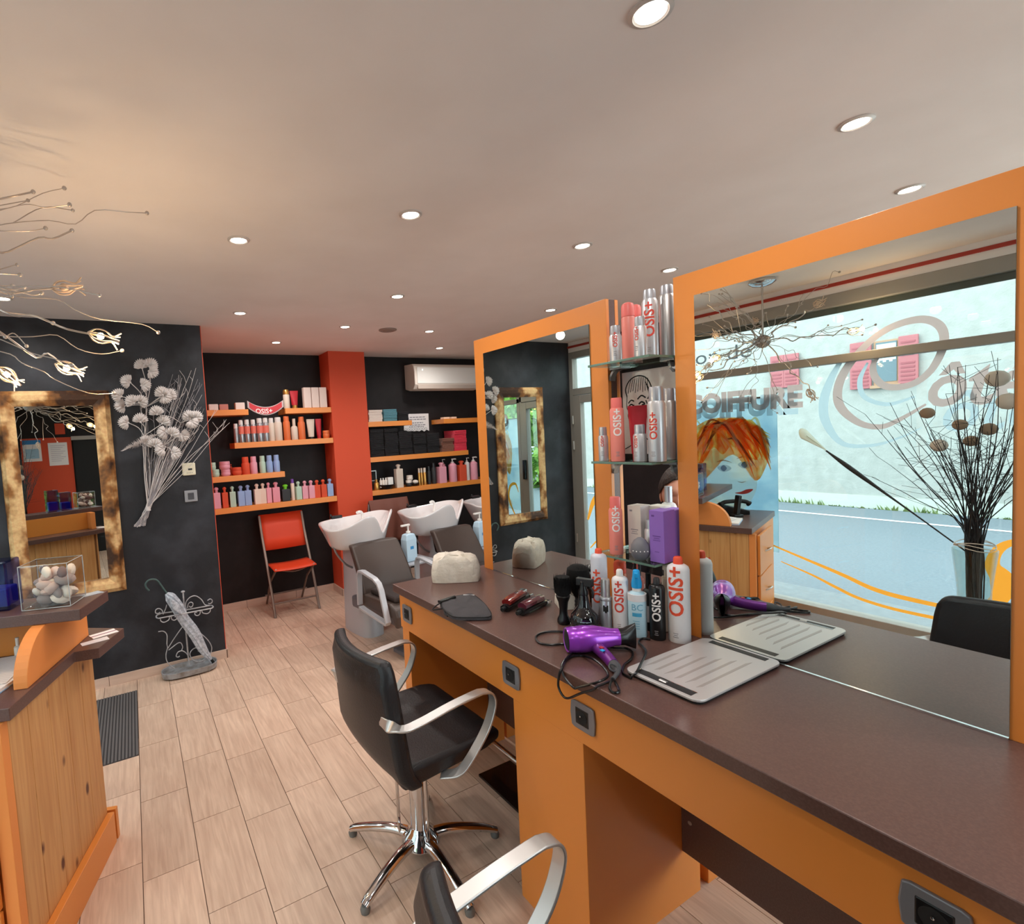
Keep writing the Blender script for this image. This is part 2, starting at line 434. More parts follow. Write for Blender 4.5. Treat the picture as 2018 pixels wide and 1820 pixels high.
def baseboard(name, a, b, n, h=0.066, t=0.012):
    """tile skirting from a to b along a wall, n = direction out of the wall"""
    a, b, n = Vector(a), Vector(b), Vector(n); L = (b-a).length; u = (b-a)/L
    p0, p1 = a, b+n*0.006
    mb = MB(); mb.box((min(p0.x,p1.x), min(p0.y,p1.y), 0.001), (max(p0.x,p1.x)+1e-4, max(p0.y,p1.y)+1e-4, h-0.003))
    bb = struct(mb.build(name, 'grout'))
    s = 0.0; first = 0.37
    while s < L-0.01:
        e = min(L, s+(first if s == 0 else 0.4955))
        q0, q1 = a+u*(s+0.0015), a+u*(e-0.0015)+n*t
        m = MB(); m.box((min(q0.x,q1.x), min(q0.y,q1.y), 0), (max(q0.x,q1.x), max(q0.y,q1.y), h))
        m.build('tile', 'skirting_tile', bb); s = e

def walls():
    b = MB().box((XW-0.1, YF-0.1, CZ), (XR+0.1, YB+0.1, CZ+0.12)); struct(b.build('ceiling', 'ceiling'))
    w = struct(MB().box((XW-0.1, YL, 0), (0.514, YB, CZ)).build('wall_left', 'slate'))
    struct(MB().box((0.514, YL+0.001, 0), (0.5185, YB, CZ)).build('trim_1', 'coral'))
    struct(MB().box((XW-0.1, YB, 0), (XR+0.1, YB+0.1, CZ)).build('wall_back', 'black_wall'))
    # right wall and wall behind the viewer, unseen windows added to daylight the ceiling
    struct(MB().box((XR, 1.0, 0), (XR+0.1, YB, CZ)).box((XR, YF, 0), (XR+0.1, 1.0, 0.25)).box((XR, YF, 2.34), (XR+0.1, 1.0, CZ)).build('wall_right', 'black_wall'))
    struct(MB().box((XW-0.1, YF-0.1, 0), (1.10, YF, CZ)).box((1.10, YF-0.1, 0), (XR+0.1, YF, 0.25)).box((1.10, YF-0.1, 2.34), (XR+0.1, YF, CZ)).build('wall_front', 'black_wall'))
    w = struct(MB().box((1.10, YF-.07, .25), (1.16, YF, 2.34)).box((2.60, YF-.07, .25), (2.66, YF, 2.34)).box((4.19, YF-.07, .25), (4.25, YF, 2.34))
               .box((1.16, YF-.07, .25), (4.19, YF, .31)).box((1.16, YF-.07, 2.28), (4.19, YF, 2.34)).build('added_window_2', 'frame_grey'))
    for a, b in ((1.16, 2.60), (2.66, 4.19)): MB().box((a, YF-.04, .31), (b, YF-.034, 2.28)).build('window_pane', 'pane', w)
    w = struct(MB().box((XR, YF, .25), (XR+.07, YF+.06, 2.34)).box((XR, .94, .25), (XR+.07, 1.0, 2.34)).box((XR, YF+.06, .25), (XR+.07, .94, .31)).box((XR, YF+.06, 2.28), (XR+.07, .94, 2.34)).build('added_window_3', 'frame_grey'))
    MB().box((XR+.034, YF+.06, .31), (XR+.04, .94, 2.28)).build('window_pane', 'pane', w)
    struct(MB().box((-0.98, YF, 0), (-0.33, YF+0.03, 1.88)).build('wall_front_panel', 'coral'))
    struct(MB().box((-0.31, YF, 0), (0.52, YF+0.05, 1.83)).build('door_2', 'black_matte'))
    struct(MB().box((-0.33, YF, 1.83), (0.56, YF+0.07, 1.89)).build('trim_2', 'frame_grey'))
    p = struct(MB().box((1.80, 4.94, 0), (2.191, YB, CZ)).build('column', 'coral'))
    baseboard('baseboard_left', (XW, YL, 0), (0.5185, YL, 0), (0,-1,0))
    baseboard('baseboard_side', (0.5185, YL-0.012, 0), (0.5185, YB, 0), (1,0,0))
    baseboard('baseboard_back', (0.5185, YB, 0), (1.80, YB, 0), (0,-1,0), 0.07)
    baseboard('baseboard_column_side', (1.80, YB, 0), (1.80, 4.94, 0), (-1,0,0), 0.07)
    baseboard('baseboard_column', (1.788, 4.94, 0), (2.20, 4.94, 0), (0,-1,0), 0.07)
    baseboard('baseboard_right', (2.191, YB, 0), (XR, YB, 0), (0,-1,0), 0.07)
walls()
def wall_posters():
    y = YF+0.03
    t = thing('wall_poster', 'white price sheet pinned to the coral panel behind the viewer', 'poster', (-.515, y, 1.44)); MB().box((-.64,y,1.444),(-.39,y+.002,1.80)).build('sheet', 'paper', t)
    l = MB()
    for k in range(9): l.box((-.61,y+.002,1.75-.03*k),(-.42-.03*(k%3),y+.0026,1.757-.03*k))
    o = l.build('printed_lines', mat('print_lilac', (176,170,190), .8), t); o['kind'] = 'stuff'
    t = thing('wall_poster', 'poster with a blue heading band pinned to the coral panel behind the viewer', 'poster', (-.84, y, 1.52)); MB().box((-.957,y,1.526),(-.728,y+.002,1.79)).build('sheet', 'paper', t)
    MB().box((-.957,y,1.79),(-.728,y+.002,1.856)).build('blue_heading', mat('poster_blue_band', (50,130,196), .6), t)
    MB().box((-.93,y+.002,1.57),(-.76,y+.0026,1.72)).build('pale_picture', mat('poster_pale_blue', (160,196,220), .7), t)
    t = thing('orange_plaque', 'small square orange plaque above the coral panel behind the viewer', 'plaque', (-.465, YF, 1.93)); MB().box((-.53,YF,1.93),(-.40,YF+.02,2.10)).build('plate', 'coral', t)
wall_posters()

def swirl(mb, pts, r, x, mi=0, n=8):
    """a flat ribbon of vinyl on the glass: pts = (y, z, halfwidth)"""
    P = smoothpath([(p[0], p[1], p[2]) for p in pts], n); vs = []; fs = []
    for i, p in enumerate(P):
        a, b = P[max(i-1,0)], P[min(i+1,len(P)-1)]; t = Vector((b.x-a.x, b.y-a.y)).normalized(); nn = Vector((-t.y, t.x)); w = max(0.0004, p.z)
        vs += [(x, p.x+nn.x*w, p.y+nn.y*w), (x, p.x-nn.x*w, p.y-nn.y*w)]
    for i in range(len(P)-1): fs.append((2*i, 2*i+1, 2*i+3, 2*i+2))
    mb.add(vs, fs, mi)

def shop_front():
    # solid parts of the window wall
    struct(MB().box((XW-0.12, YF, 0), (XW, 0.10, CZ)).build('wall_window', 'slate'))
    struct(MB().box((XW-0.12, 0.10, 0), (XW-0.02, 3.05, 0.16)).build('wall_window_apron', 'frame_grey'))
    struct(MB().box((XW-0.12, 0.10, 2.38), (XW, YL, CZ)).build('wall_window_header', 'ceiling'))
    struct(MB().box((XW-0.002, YF, 2.425), (XW+0.012, YL, 2.447)).build('trim_3', mat('red_trim', (168, 56, 44), 0.5)))
    win = struct(MB().box((XW-0.07, 0.10, 2.295), (XW+0.005, 3.10, 2.38)).box((XW-0.06, 0.10, 1.918), (XW+0.005, 3.06, 1.975))
                 .box((XW-0.08, 0.10, 0.16), (XW+0.03, 3.06, 0.232)).box((XW-0.06, 0.10, 0.2), (XW+0.005, 0.15, 2.3))
                 .box((XW-0.07, 3.0, 0.0), (XW+0.005, 3.06, 2.38)).build('window_1', 'frame_grey', bevel=0.004))
    MB().box((XW-0.034, 0.15, 0.232), (XW-0.028, 3.0, 1.918)).build('window_pane', 'pane', win)
    MB().box((XW-0.034, 0.15, 1.975), (XW-0.028, 3.0, 2.295)).build('window_pane', 'pane', win)
    MB().box((XW-0.066, 0.10, 2.255), (XW-0.05, 3.0, 2.30)).build('roller_channel', mat('dark_seal', (70, 74, 70), 0.5), win)
    d = struct(MB().box((XW-0.07, 4.02, 0), (XW+0.005, YL, 2.38)).box((XW-0.07, 3.06, 1.925), (XW+0.005, 4.02, 1.995))
               .box((XW-0.07, 3.06, 2.31), (XW+0.005, 4.02, 2.38)).box((XW-0.07, 3.06, 0), (XW+0.005, 3.10, 2.31)).build('door_1', 'frame_grey', bevel=0.004))
    leaf = MB().box((XW-0.05, 3.92, 0.02), (XW+0.012, 4.018, 1.92)).box((XW-0.05, 3.105, 0.02), (XW+0.012, 3.20, 1.92)) \
               .box((XW-0.05, 3.20, 1.84), (XW+0.012, 3.92, 1.92)).box((XW-0.05, 3.20, 0.02), (XW+0.012, 3.92, 0.16)).build('door_leaf', 'frame_grey', d, bevel=0.004)
    MB().box((XW-0.026, 3.20, 0.16), (XW-0.02, 3.92, 1.84)).build('door_pane', 'pane', leaf)
    MB().box((XW-0.034, 3.10, 1.995), (XW-0.028, 4.02, 2.31)).build('window_pane', 'pane', d)
    MB().box((XW+0.012, 3.13, 0.98), (XW+0.05, 3.17, 1.22)).build('door_handle', 'black_plastic', leaf, bevel=0.008)
    for z in (0.35, 1.35, 1.62):
        MB().lathe([(0,z),(0.011,z),(0.011,z+0.09),(0,z+0.09)], 10, T(XW+0.02, 4.02, 0)).build('hinge', 'satin', d)
    # lettering on the window, reading correctly from the street
    gx = XW-0.027
    bro, gr, dk = backlit('vinyl_taupe', (190, 165, 158)), backlit('letter_shadow_grey', (186, 198, 203)), backlit('vinyl_charcoal', (106, 108, 112))  # grey offset copies paint the letters' shadow, doubled by the glazing
    def on_glass(y0, z0, dx=0.0, sx=1.0):
        return lambda u, v: (gx+dx, y0-u*sx, z0+v)
    sg = thing('window_lettering', 'taupe shop lettering and swirling capital stuck on the street window', 'sign', (gx, 1.5, 1.5))
    lettering('COIFFURE', 0.205, bro, sg, on_glass(2.765, 1.652, 0.0, 0.93), bold=0.012, center=False, name='letters')
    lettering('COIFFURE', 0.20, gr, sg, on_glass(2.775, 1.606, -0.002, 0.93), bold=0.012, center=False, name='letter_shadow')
    lettering('Salon de', 0.16, dk, sg, on_glass(2.90, 2.052, 0.0, 1.22), center=False, name='letters')
    lettering('ôté', 0.36, bro, sg, on_glass(1.262, 1.60, 0.0, 0.86), shear=0.25, bold=0.008, center=False, name='letters')
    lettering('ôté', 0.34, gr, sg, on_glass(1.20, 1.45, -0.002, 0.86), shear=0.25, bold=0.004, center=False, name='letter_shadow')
    m = MB()
    swirl(m, [(1.25,1.61,.006),(1.365,1.529,.012),(1.463,1.484,.016),(1.575,1.515,.02),(1.672,1.62,.026),(1.69,1.74,.026),(1.64,1.88,.024),(1.52,2.03,.02),
              (1.40,2.105,.02),(1.27,2.118,.022),(1.19,2.06,.022),(1.175,1.95,.02),(1.229,1.81,.018),(1.32,1.735,.018),(1.43,1.735,.02),(1.49,1.80,.02),(1.50,1.88,.016),(1.47,1.93,.006)], 0, gx)
    m.build('letter_capital', bro, sg)
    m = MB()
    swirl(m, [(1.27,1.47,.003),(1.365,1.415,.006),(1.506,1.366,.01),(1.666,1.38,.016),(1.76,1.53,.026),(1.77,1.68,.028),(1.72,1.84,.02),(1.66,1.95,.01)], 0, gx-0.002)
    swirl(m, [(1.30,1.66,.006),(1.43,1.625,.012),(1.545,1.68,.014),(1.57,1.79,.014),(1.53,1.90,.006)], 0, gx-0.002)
    m.build('letter_capital_shadow', gr, sg)  # painted shadow image of the capital
    orange = backlit('vinyl_orange', (255, 160, 56))
    sw = thing('window_swirls', 'orange vinyl swirls stuck along the foot of the street window', 'sticker', (gx, 1.4, 0.4))
    m = MB()
    swirl(m, [(2.25,.66,.004),(1.94,.563,.008),(1.68,.483,.012),(1.50,.42,.014),(1.32,.398,.014),(1.1,.40,.014),(.96,.47,.03),(.93,.60,.05),(.97,.69,.03),(.93,.80,.02),(.80,.87,.01)], 0, gx)
    m.build('ribbon', orange, sw); m = MB()
    swirl(m, [(2.05,.50,.003),(1.85,.44,.007),(1.709,.384,.01),(1.562,.335,.01),(1.328,.312,.01),(1.0,.33,.012),(.7,.45,.012)], 0, gx)
    m.build('ribbon', orange, sw); m = MB()
    swirl(m, [(3.90,.60,.012),(3.80,.82,.03),(3.60,.95,.034),(3.46,.82,.034),(3.50,.60,.026),(3.68,.46,.010)], 0, XW-0.019)
    swirl(m, [(3.88,.30,.006),(3.74,.42,.01),(3.55,.44,.01),(3.35,.34,.006)], 0, XW-0.019)
    m.build('ribbon', orange, sw)
    m = MB(); swirl(m, [(2.95,.36,.006),(2.82,.50,.012),(2.70,.70,.018),(2.74,.86,.02),(2.86,.90,.016),(2.92,.80,.006)], 0, gx)
    m.build('ribbon', orange, sw)
    # portrait poster hanging inside the window
    P = thing('portrait_poster', 'window poster of a pale face under tousled flame orange hair', 'poster', (XW-0.05, 2.37, 0.55))
    px = XW-0.05
    MB().box((px-0.004, 2.075, 0.56), (px, 2.93, 1.73)).build('sheet', backlit('poster_blue', (176, 200, 212), (214, 228, 232), 3), P)
    MB().box((px-0.008, 2.075, 1.73), (px+0.004, 2.93, 1.742)).build('rail', mat('poster_rail', (96, 76, 70), 0.5), P)
    def shape(name, pts, m, lift, n=5):
        Q = smoothpath([(0, a, b) for a, b in pts], n, True); mb = MB(); mb.add([(px+lift, q.y, q.z) for q in Q], [list(range(len(Q)))]); mb.build(name, m, P)
    shape('hair', [(2.16,1.20),(2.13,1.35),(2.20,1.48),(2.33,1.58),(2.46,1.60),(2.62,1.58),(2.76,1.47),(2.78,1.25),(2.72,1.02),(2.62,1.1),(2.4,1.3),(2.24,1.1)], backlit('print_hair', (255, 140, 50), (255, 205, 130), 14, (1, 2.2, .8)), 0.0006)
    shape('face', [(2.235,1.22),(2.22,1.08),(2.25,.97),(2.32,.87),(2.42,.83),(2.54,.90),(2.64,1.02),(2.68,1.18),(2.62,1.32),(2.44,1.36),(2.30,1.33)], backlit('print_face', (255, 244, 232), (255, 220, 186), 3), 0.0012)
    shape('neck', [(2.36,.88),(2.40,.72),(2.34,.60),(2.74,.60),(2.66,.75),(2.62,.96),(2.5,.90)], MATS['print_face'], 0.0009)
    shape('fringe', [(2.20,1.30),(2.22,1.42),(2.36,1.54),(2.56,1.54),(2.70,1.42),(2.72,1.22),(2.64,1.24),(2.56,1.36),(2.48,1.30),(2.40,1.38),(2.33,1.30),(2.28,1.34),(2.24,1.26)], MATS['print_hair'], 0.0016)
    tones = (backlit('hair_amber', (255,196,96)), backlit('hair_flame', (255,150,58)), backlit('hair_umber', (176,116,84)), backlit('hair_blond', (255,224,168)))
    rr = random.Random(4)
    for k in range(70):
        y0 = 2.42+rr.gauss(0,.10); z0 = 1.57-abs(rr.gauss(0,.05)); sgn = -1 if rr.random() < .72 else 1
        y1 = y0+sgn*rr.uniform(.10,.30); z1 = z0-rr.uniform(.08,.34); y1 = min(max(y1, 2.12), 2.80); m = MB()
        if 2.30 < y1 < 2.60 and z1 < 1.30: z1 = 1.31+rr.random()*.04
        swirl(m, [(y0,z0,.004),((y0*2+y1)/3,z0+rr.uniform(-.02,.03),.010),((y0+2*y1)/3,(z0+z1)/2,.009),(y1,z1,.001)], 0, px+.0022+.00004*k, 0, 4)
        o = m.build('hair_strand', tones[(0,1,3,0,1,2,3,1,0)[k % 9]], P)
    for (y, z) in ((2.475, 1.183), (2.312, 1.214)):
        shape('eye', [(y-.062,z+.004),(y-.012,z+.034),(y+.052,z+.008),(y,z-.026)], backlit('print_eye', (196, 206, 212)), 0.0016)
        shape('iris', [(y-.026,z+.004),(y,z+.030),(y+.026,z+.004),(y,z-.020)], backlit('print_iris', (92, 130, 164)), 0.002)
        shape('brow', [(y-.07,z+.05),(y,z+.075),(y+.06,z+.052),(y,z+.064)], backlit('print_brow', (206, 160, 130)), 0.002, 4)
    shape('nose', [(2.30,1.09),(2.335,1.075),(2.37,1.085),(2.335,1.082)], MATS['print_brow'], 0.002, 4)
    shape('lips', [(2.25,1.03),(2.30,1.025),(2.34,1.005),(2.39,.99),(2.33,.985),(2.28,1.0)], backlit('print_lips', (214, 60, 56)), 0.002, 4)
shop_front()

# ------------------------------------------------------------ the street outside
def street():
    struct(MB().box((-30, -30, -0.30), (XW-0.12, 40, -0.10)).build('road', mat('asphalt', (118, 128, 136), 0.9, noise=((104, 113, 120), 40, 4, 0.3, 0.7, U1))))
    struct(MB().box((-2.4, -30, -0.11), (XW-0.12, 40, -0.03)).build('pavement', mat('pavement', (132, 138, 142), 0.9, noise=((120, 126, 130), 20, 4, 0.3, 0.7, U1))))
    struct(MB().box((XW-0.12, -30, -0.30), (30, YF-0.1, -0.04)).box((XR+0.1, YF-0.1, -0.30), (30, 40, -0.04)).build('forecourt', mat('pale_paving', (186, 186, 182), 0.9, noise=((170, 170, 166), 12, 4, 0.3, 0.7, U1))))
    struct(MB().add([(-6.75,-20,-0.095),(-6.85,-20,-0.095),(-7.1,30,-0.095),(-7.0,30,-0.095)], [(0,1,2,3)]).build('road_line', mat('road_paint', (232, 236, 236), 0.8)))
    F = thing('house_across_street', 'pale rendered house across the street with faded pink shutters', 'house', (-8.0, 4, -0.1))
    fx = -8.0
    MB().box((fx-3, -2.2, -0.1), (fx, 1.9+14, 6.0)).build('facade', mat('render_white', (170, 172, 167), 0.9, noise=((158, 160, 155), 6, 6, 0.35, 0.7, U1), bump=(30, 0.5, U1)), F)
    def window(y0, y1, z0, z1, op):
        fr = MB().box((fx-0.002, y0, z0), (fx+0.02, y1, z1)).build('window_frame', mat('window_wood', (176, 140, 112), 0.6), F)
        MB().box((fx+0.02, y0+.03, z0+.05), (fx+0.03, y1-.03, z1-.03)).build('window_pane', mat('far_pane', (96, 116, 124), 0.15), fr)
        cu = MB(); 
        for k in range(6):
            a = y0+.04+k*(y1-y0-.08)/6; cu.box((fx+0.03, a, z0+(z1-z0)*.55-.03*(k % 2)), (fx+0.034, a+(y1-y0-.08)/6, z1-.06))
        cu.build('lace_curtain', mat('lace', (206, 222, 222), 0.9), fr)
        MB().box((fx+0.0, y0-.03, z0-.05), (fx+0.08, y1+.03, z0)).build('window_sill', MATS['window_wood'], F)
    def shutter(y0, y1, z0, z1):
        s = MB().box((fx+0.03, y0, z0), (fx+0.07, y1, z1)).build('shutter', mat('faded_pink', (176, 108, 112), 0.8), F, bevel=0.008)
        n = int((z1-z0)/0.07)
        for i in range(n):
            zz = z0+.05+i*(z1-z0-.1)/n
            if abs(zz-(z0+z1)/2) < 0.04: continue
            MB().box((fx+0.068, y0+.035, zz), (fx+0.078, y1-.035, zz+.028)).build('slat', mat('pink_slat', (158, 90, 96), 0.8), s)
    window(3.60, 3.93, 1.99, 2.72, True); shutter(3.36, 3.60, 1.98, 2.74); shutter(3.95, 4.24, 1.95, 2.74)
    shutter(5.02, 5.27, 2.10, 2.72); shutter(5.27, 5.50, 2.10, 2.72)
    window(8.2, 8.6, 1.99, 2.72, True); shutter(7.9, 8.2, 1.98, 2.74); shutter(8.6, 8.9, 1.98, 2.74)
    MB().box((fx-0.001, -2.2, -0.1), (fx+0.015, 15.9, 0.12)).build('plinth', mat('plinth', (190, 196, 186), 0.9), F)
    # strip of weeds at the wall foot
    w = MB()
    for k in range(500):
        y = random.uniform(-1, 12); h = random.uniform(.02, .09)*(1.4 if (y*1.3) % 2 < 1 else .5); a = random.uniform(-.04, .04)
        w.add([(fx+.04, y-.012, -.1), (fx+.06, y+.012, -.1), (fx+.08, y+a, -.1+h)], [(0,1,2)])
    o = w.build('weeds', mat('weed_green', (120, 140, 84), 0.8)); tag(o, 'strip of green weeds along the foot of the pale house', 'weeds', kind='stuff')
    # garden hedge and trees down the street, seen doubly reflected
    gr = mat('leaf_green', (96, 142, 58), 0.7, noise=((150, 190, 84), 2.0, 3, 0.35, 0.7, U1))
    def tree(x, y, h, r, label):
        t = thing('tree', label, 'tree', (x, y, -0.1))
        MB().tube([(x,y,-.1),(x+.1,y,h*.4),(x,y+.1,h*.7)], [.14,.11,.07], 8).build('trunk', mat('bark', (92, 76, 62), 0.9), t)
        mb = MB()
        for k in range(1500):
            d = Vector((random.gauss(0,1), random.gauss(0,1), random.gauss(0,1))).normalized()*r*random.uniform(.55,1.0)
            p = Vector((x, y, h*.75))+Vector((d.x, d.y, d.z*.8)); q = Vector((random.gauss(0,1),random.gauss(0,1),random.gauss(0,1))).normalized()*.16
            s = q.cross(Vector((random.gauss(0,1),random.gauss(0,1),random.gauss(0,1)))).normalized()*.09
            mb.add([p-q, p+s, p+q, p-s], [(0,1,2,3)])
        o = mb.build('foliage', gr, t); o['kind'] = 'stuff'
    tree(-7.4, -4.6, 3.0, 1.5, 'bushy light green tree beyond the road, nearer the doorway')
    tree(-9.4, -9.6, 4.2, 2.2, 'larger green tree further down the road behind the bushy one')
    hd = MB()
    for k in range(1600):
        p = Vector((-6.6+random.uniform(-.45,.45), random.uniform(-9,-2.6), random.uniform(-.1,1.0))); q = Vector((random.gauss(0,1),random.gauss(0,1),random.gauss(0,1))).normalized()*.12
        s = q.cross(Vector((random.gauss(0,1),random.gauss(0,1),random.gauss(0,1)))).normalized()*.07
        hd.add([p-q, p+s, p+q, p-s], [(0,1,2,3)])
    tag(hd.build('hedge', gr), 'low clipped green hedge along the far kerb of the road', 'hedge', kind='stuff')
street()
# ------------------------------------------------------------ ceiling fittings
def ceiling_lights():
    mat('lamp_white', (255, 250, 240), 0.4, emit=(255, 246, 230), estr=14.0)
    mat('lamp_rim', (214, 208, 204), 0.35, 0.3)
    spots = [(1.06,0.757,'brushed ceiling spot nearest the viewer, above the styling island edge'),
             (2.042,0.768,'ceiling spot between the nearest spot and the large orange mirror top'),
             (2.86,0.90,'ceiling spot just above the top edge of the large orange mirror'),
             (1.06,1.846,'ceiling spot in the open middle of the ceiling, behind the nearest spot'),
             (0.481,2.339,'ceiling spot left of the open middle, toward the wall with the gilt mirror'),
             (2.029,1.854,'ceiling spot above the top left corner of the small orange mirror'),
             (2.86,1.965,'ceiling spot above the bottles on the top glass shelf'),
             (1.559,2.94,'ceiling spot halfway between the coral column and the open middle'),
             (0.717,3.616,'ceiling spot above the passage beside the dark recess wall'),
             (2.86,2.944,'ceiling spot touching the top of the small orange mirror frame'),
             (1.559,3.849,'ceiling spot in front of the coral column, left of the round vent'),
             (1.199,4.587,'ceiling spot above the folding chair corner, closest to the left back wall'),
             (2.332,3.85,'ceiling spot just right of the round ceiling vent'),
             (2.881,4.572,'ceiling spot above the air conditioner, closest to the back wall'),
             (-0.553,3.611,'ceiling spot by the gilt mirror at the left edge of the photo'),
             (1.06,-0.33,'ceiling spot over the near end of the styling island'),
             (2.04,-0.32,'ceiling spot over the far side of the island, near end'),
             (-0.1,-0.6,'ceiling spot in front of the coral panel behind the viewer')]
    first = None
    for i, (x, y, lab) in enumerate(spots):
        if first is None:
            t = thing('ceiling_spot', lab, 'ceiling light', (x, y, CZ), local=True)
            MB().lathe([(0.033,0.0),(0.046,0.0),(0.046,-0.004),(0.037,-0.007),(0.031,-0.003)], 28).build('rim', 'lamp_rim', t)
            MB().lathe([(0,-0.0045),(0.032,-0.0045),(0.032,-0.002),(0,-0.002)], 24).build('lamp', 'lamp_white', t)
            first = t
        else: t = clone(first, loc=(x, y, CZ), label=lab)
        ld = bpy.data.lights.new('spot_beam', 'SPOT'); ld.energy = SPOT_W; ld.spot_size = math.radians(172); ld.spot_blend = 1.0
        ld.shadow_soft_size = 0.04; ld.color = (1.0, 0.95, 0.90)
        lo = bpy.data.objects.new('spot_beam', ld); C.objects.link(lo); lo.location = (x, y, CZ-0.03)
    v = thing('ceiling_vent', 'round grey extraction vent in the ceiling near the coral column', 'vent', (1.946, 3.875, CZ))
    MB().lathe([(0.045,CZ-.001),(0.075,CZ-.001),(0.075,CZ-.008),(0.06,CZ-.014),(0.045,CZ-.008)], 28, T(1.946,3.875,0)).build('rim', mat('vent_grey', (150, 132, 124), 0.5), v)
    MB().lathe([(0,CZ-.016),(0.036,CZ-.014),(0.04,CZ-.01),(0,CZ-.006)], 24, T(1.946,3.875,0)).build('disc', 'vent_grey', v)
ceiling_lights()

# ------------------------------------------------------------ the styling island
def socket(parent, y, z, x, label=None):
    s = MB()
    s.prism([(-.041,-.036),(-.030,-.040),(.030,-.040),(.041,-.036),(.045,0),(.041,.036),(.030,.040),(-.030,.040),(-.041,.036),(-.045,0)], 0, 0.008, 0,
            T(x, y, z) @ RY(-PI/2) @ RZ(PI/2))
    pl = s.build('socket', mat('socket_grey', (132, 132, 138), 0.35, 0.4), parent, bevel=0.003)
    k = MB().box((x-0.0095, y-0.024, z-0.024), (x-0.004, y+0.024, z+0.024)).build('socket_insert', 'black_plastic', pl, bevel=0.004)
    MB().lathe([(0.0,0),(0.019,0),(0.019,0.0008),(0.017,0.001),(0.0,0.001)], 20, T(x-0.0095, y, z) @ RY(-PI/2)).build('socket_well', 'black_matte', pl)
    MB().lathe([(0,0),(0.0025,0),(0.0025,0.006),(0,0.007)], 8, T(x-0.010, y, z+0.006) @ RY(-PI/2)).build('earth_pin', 'chrome', pl)

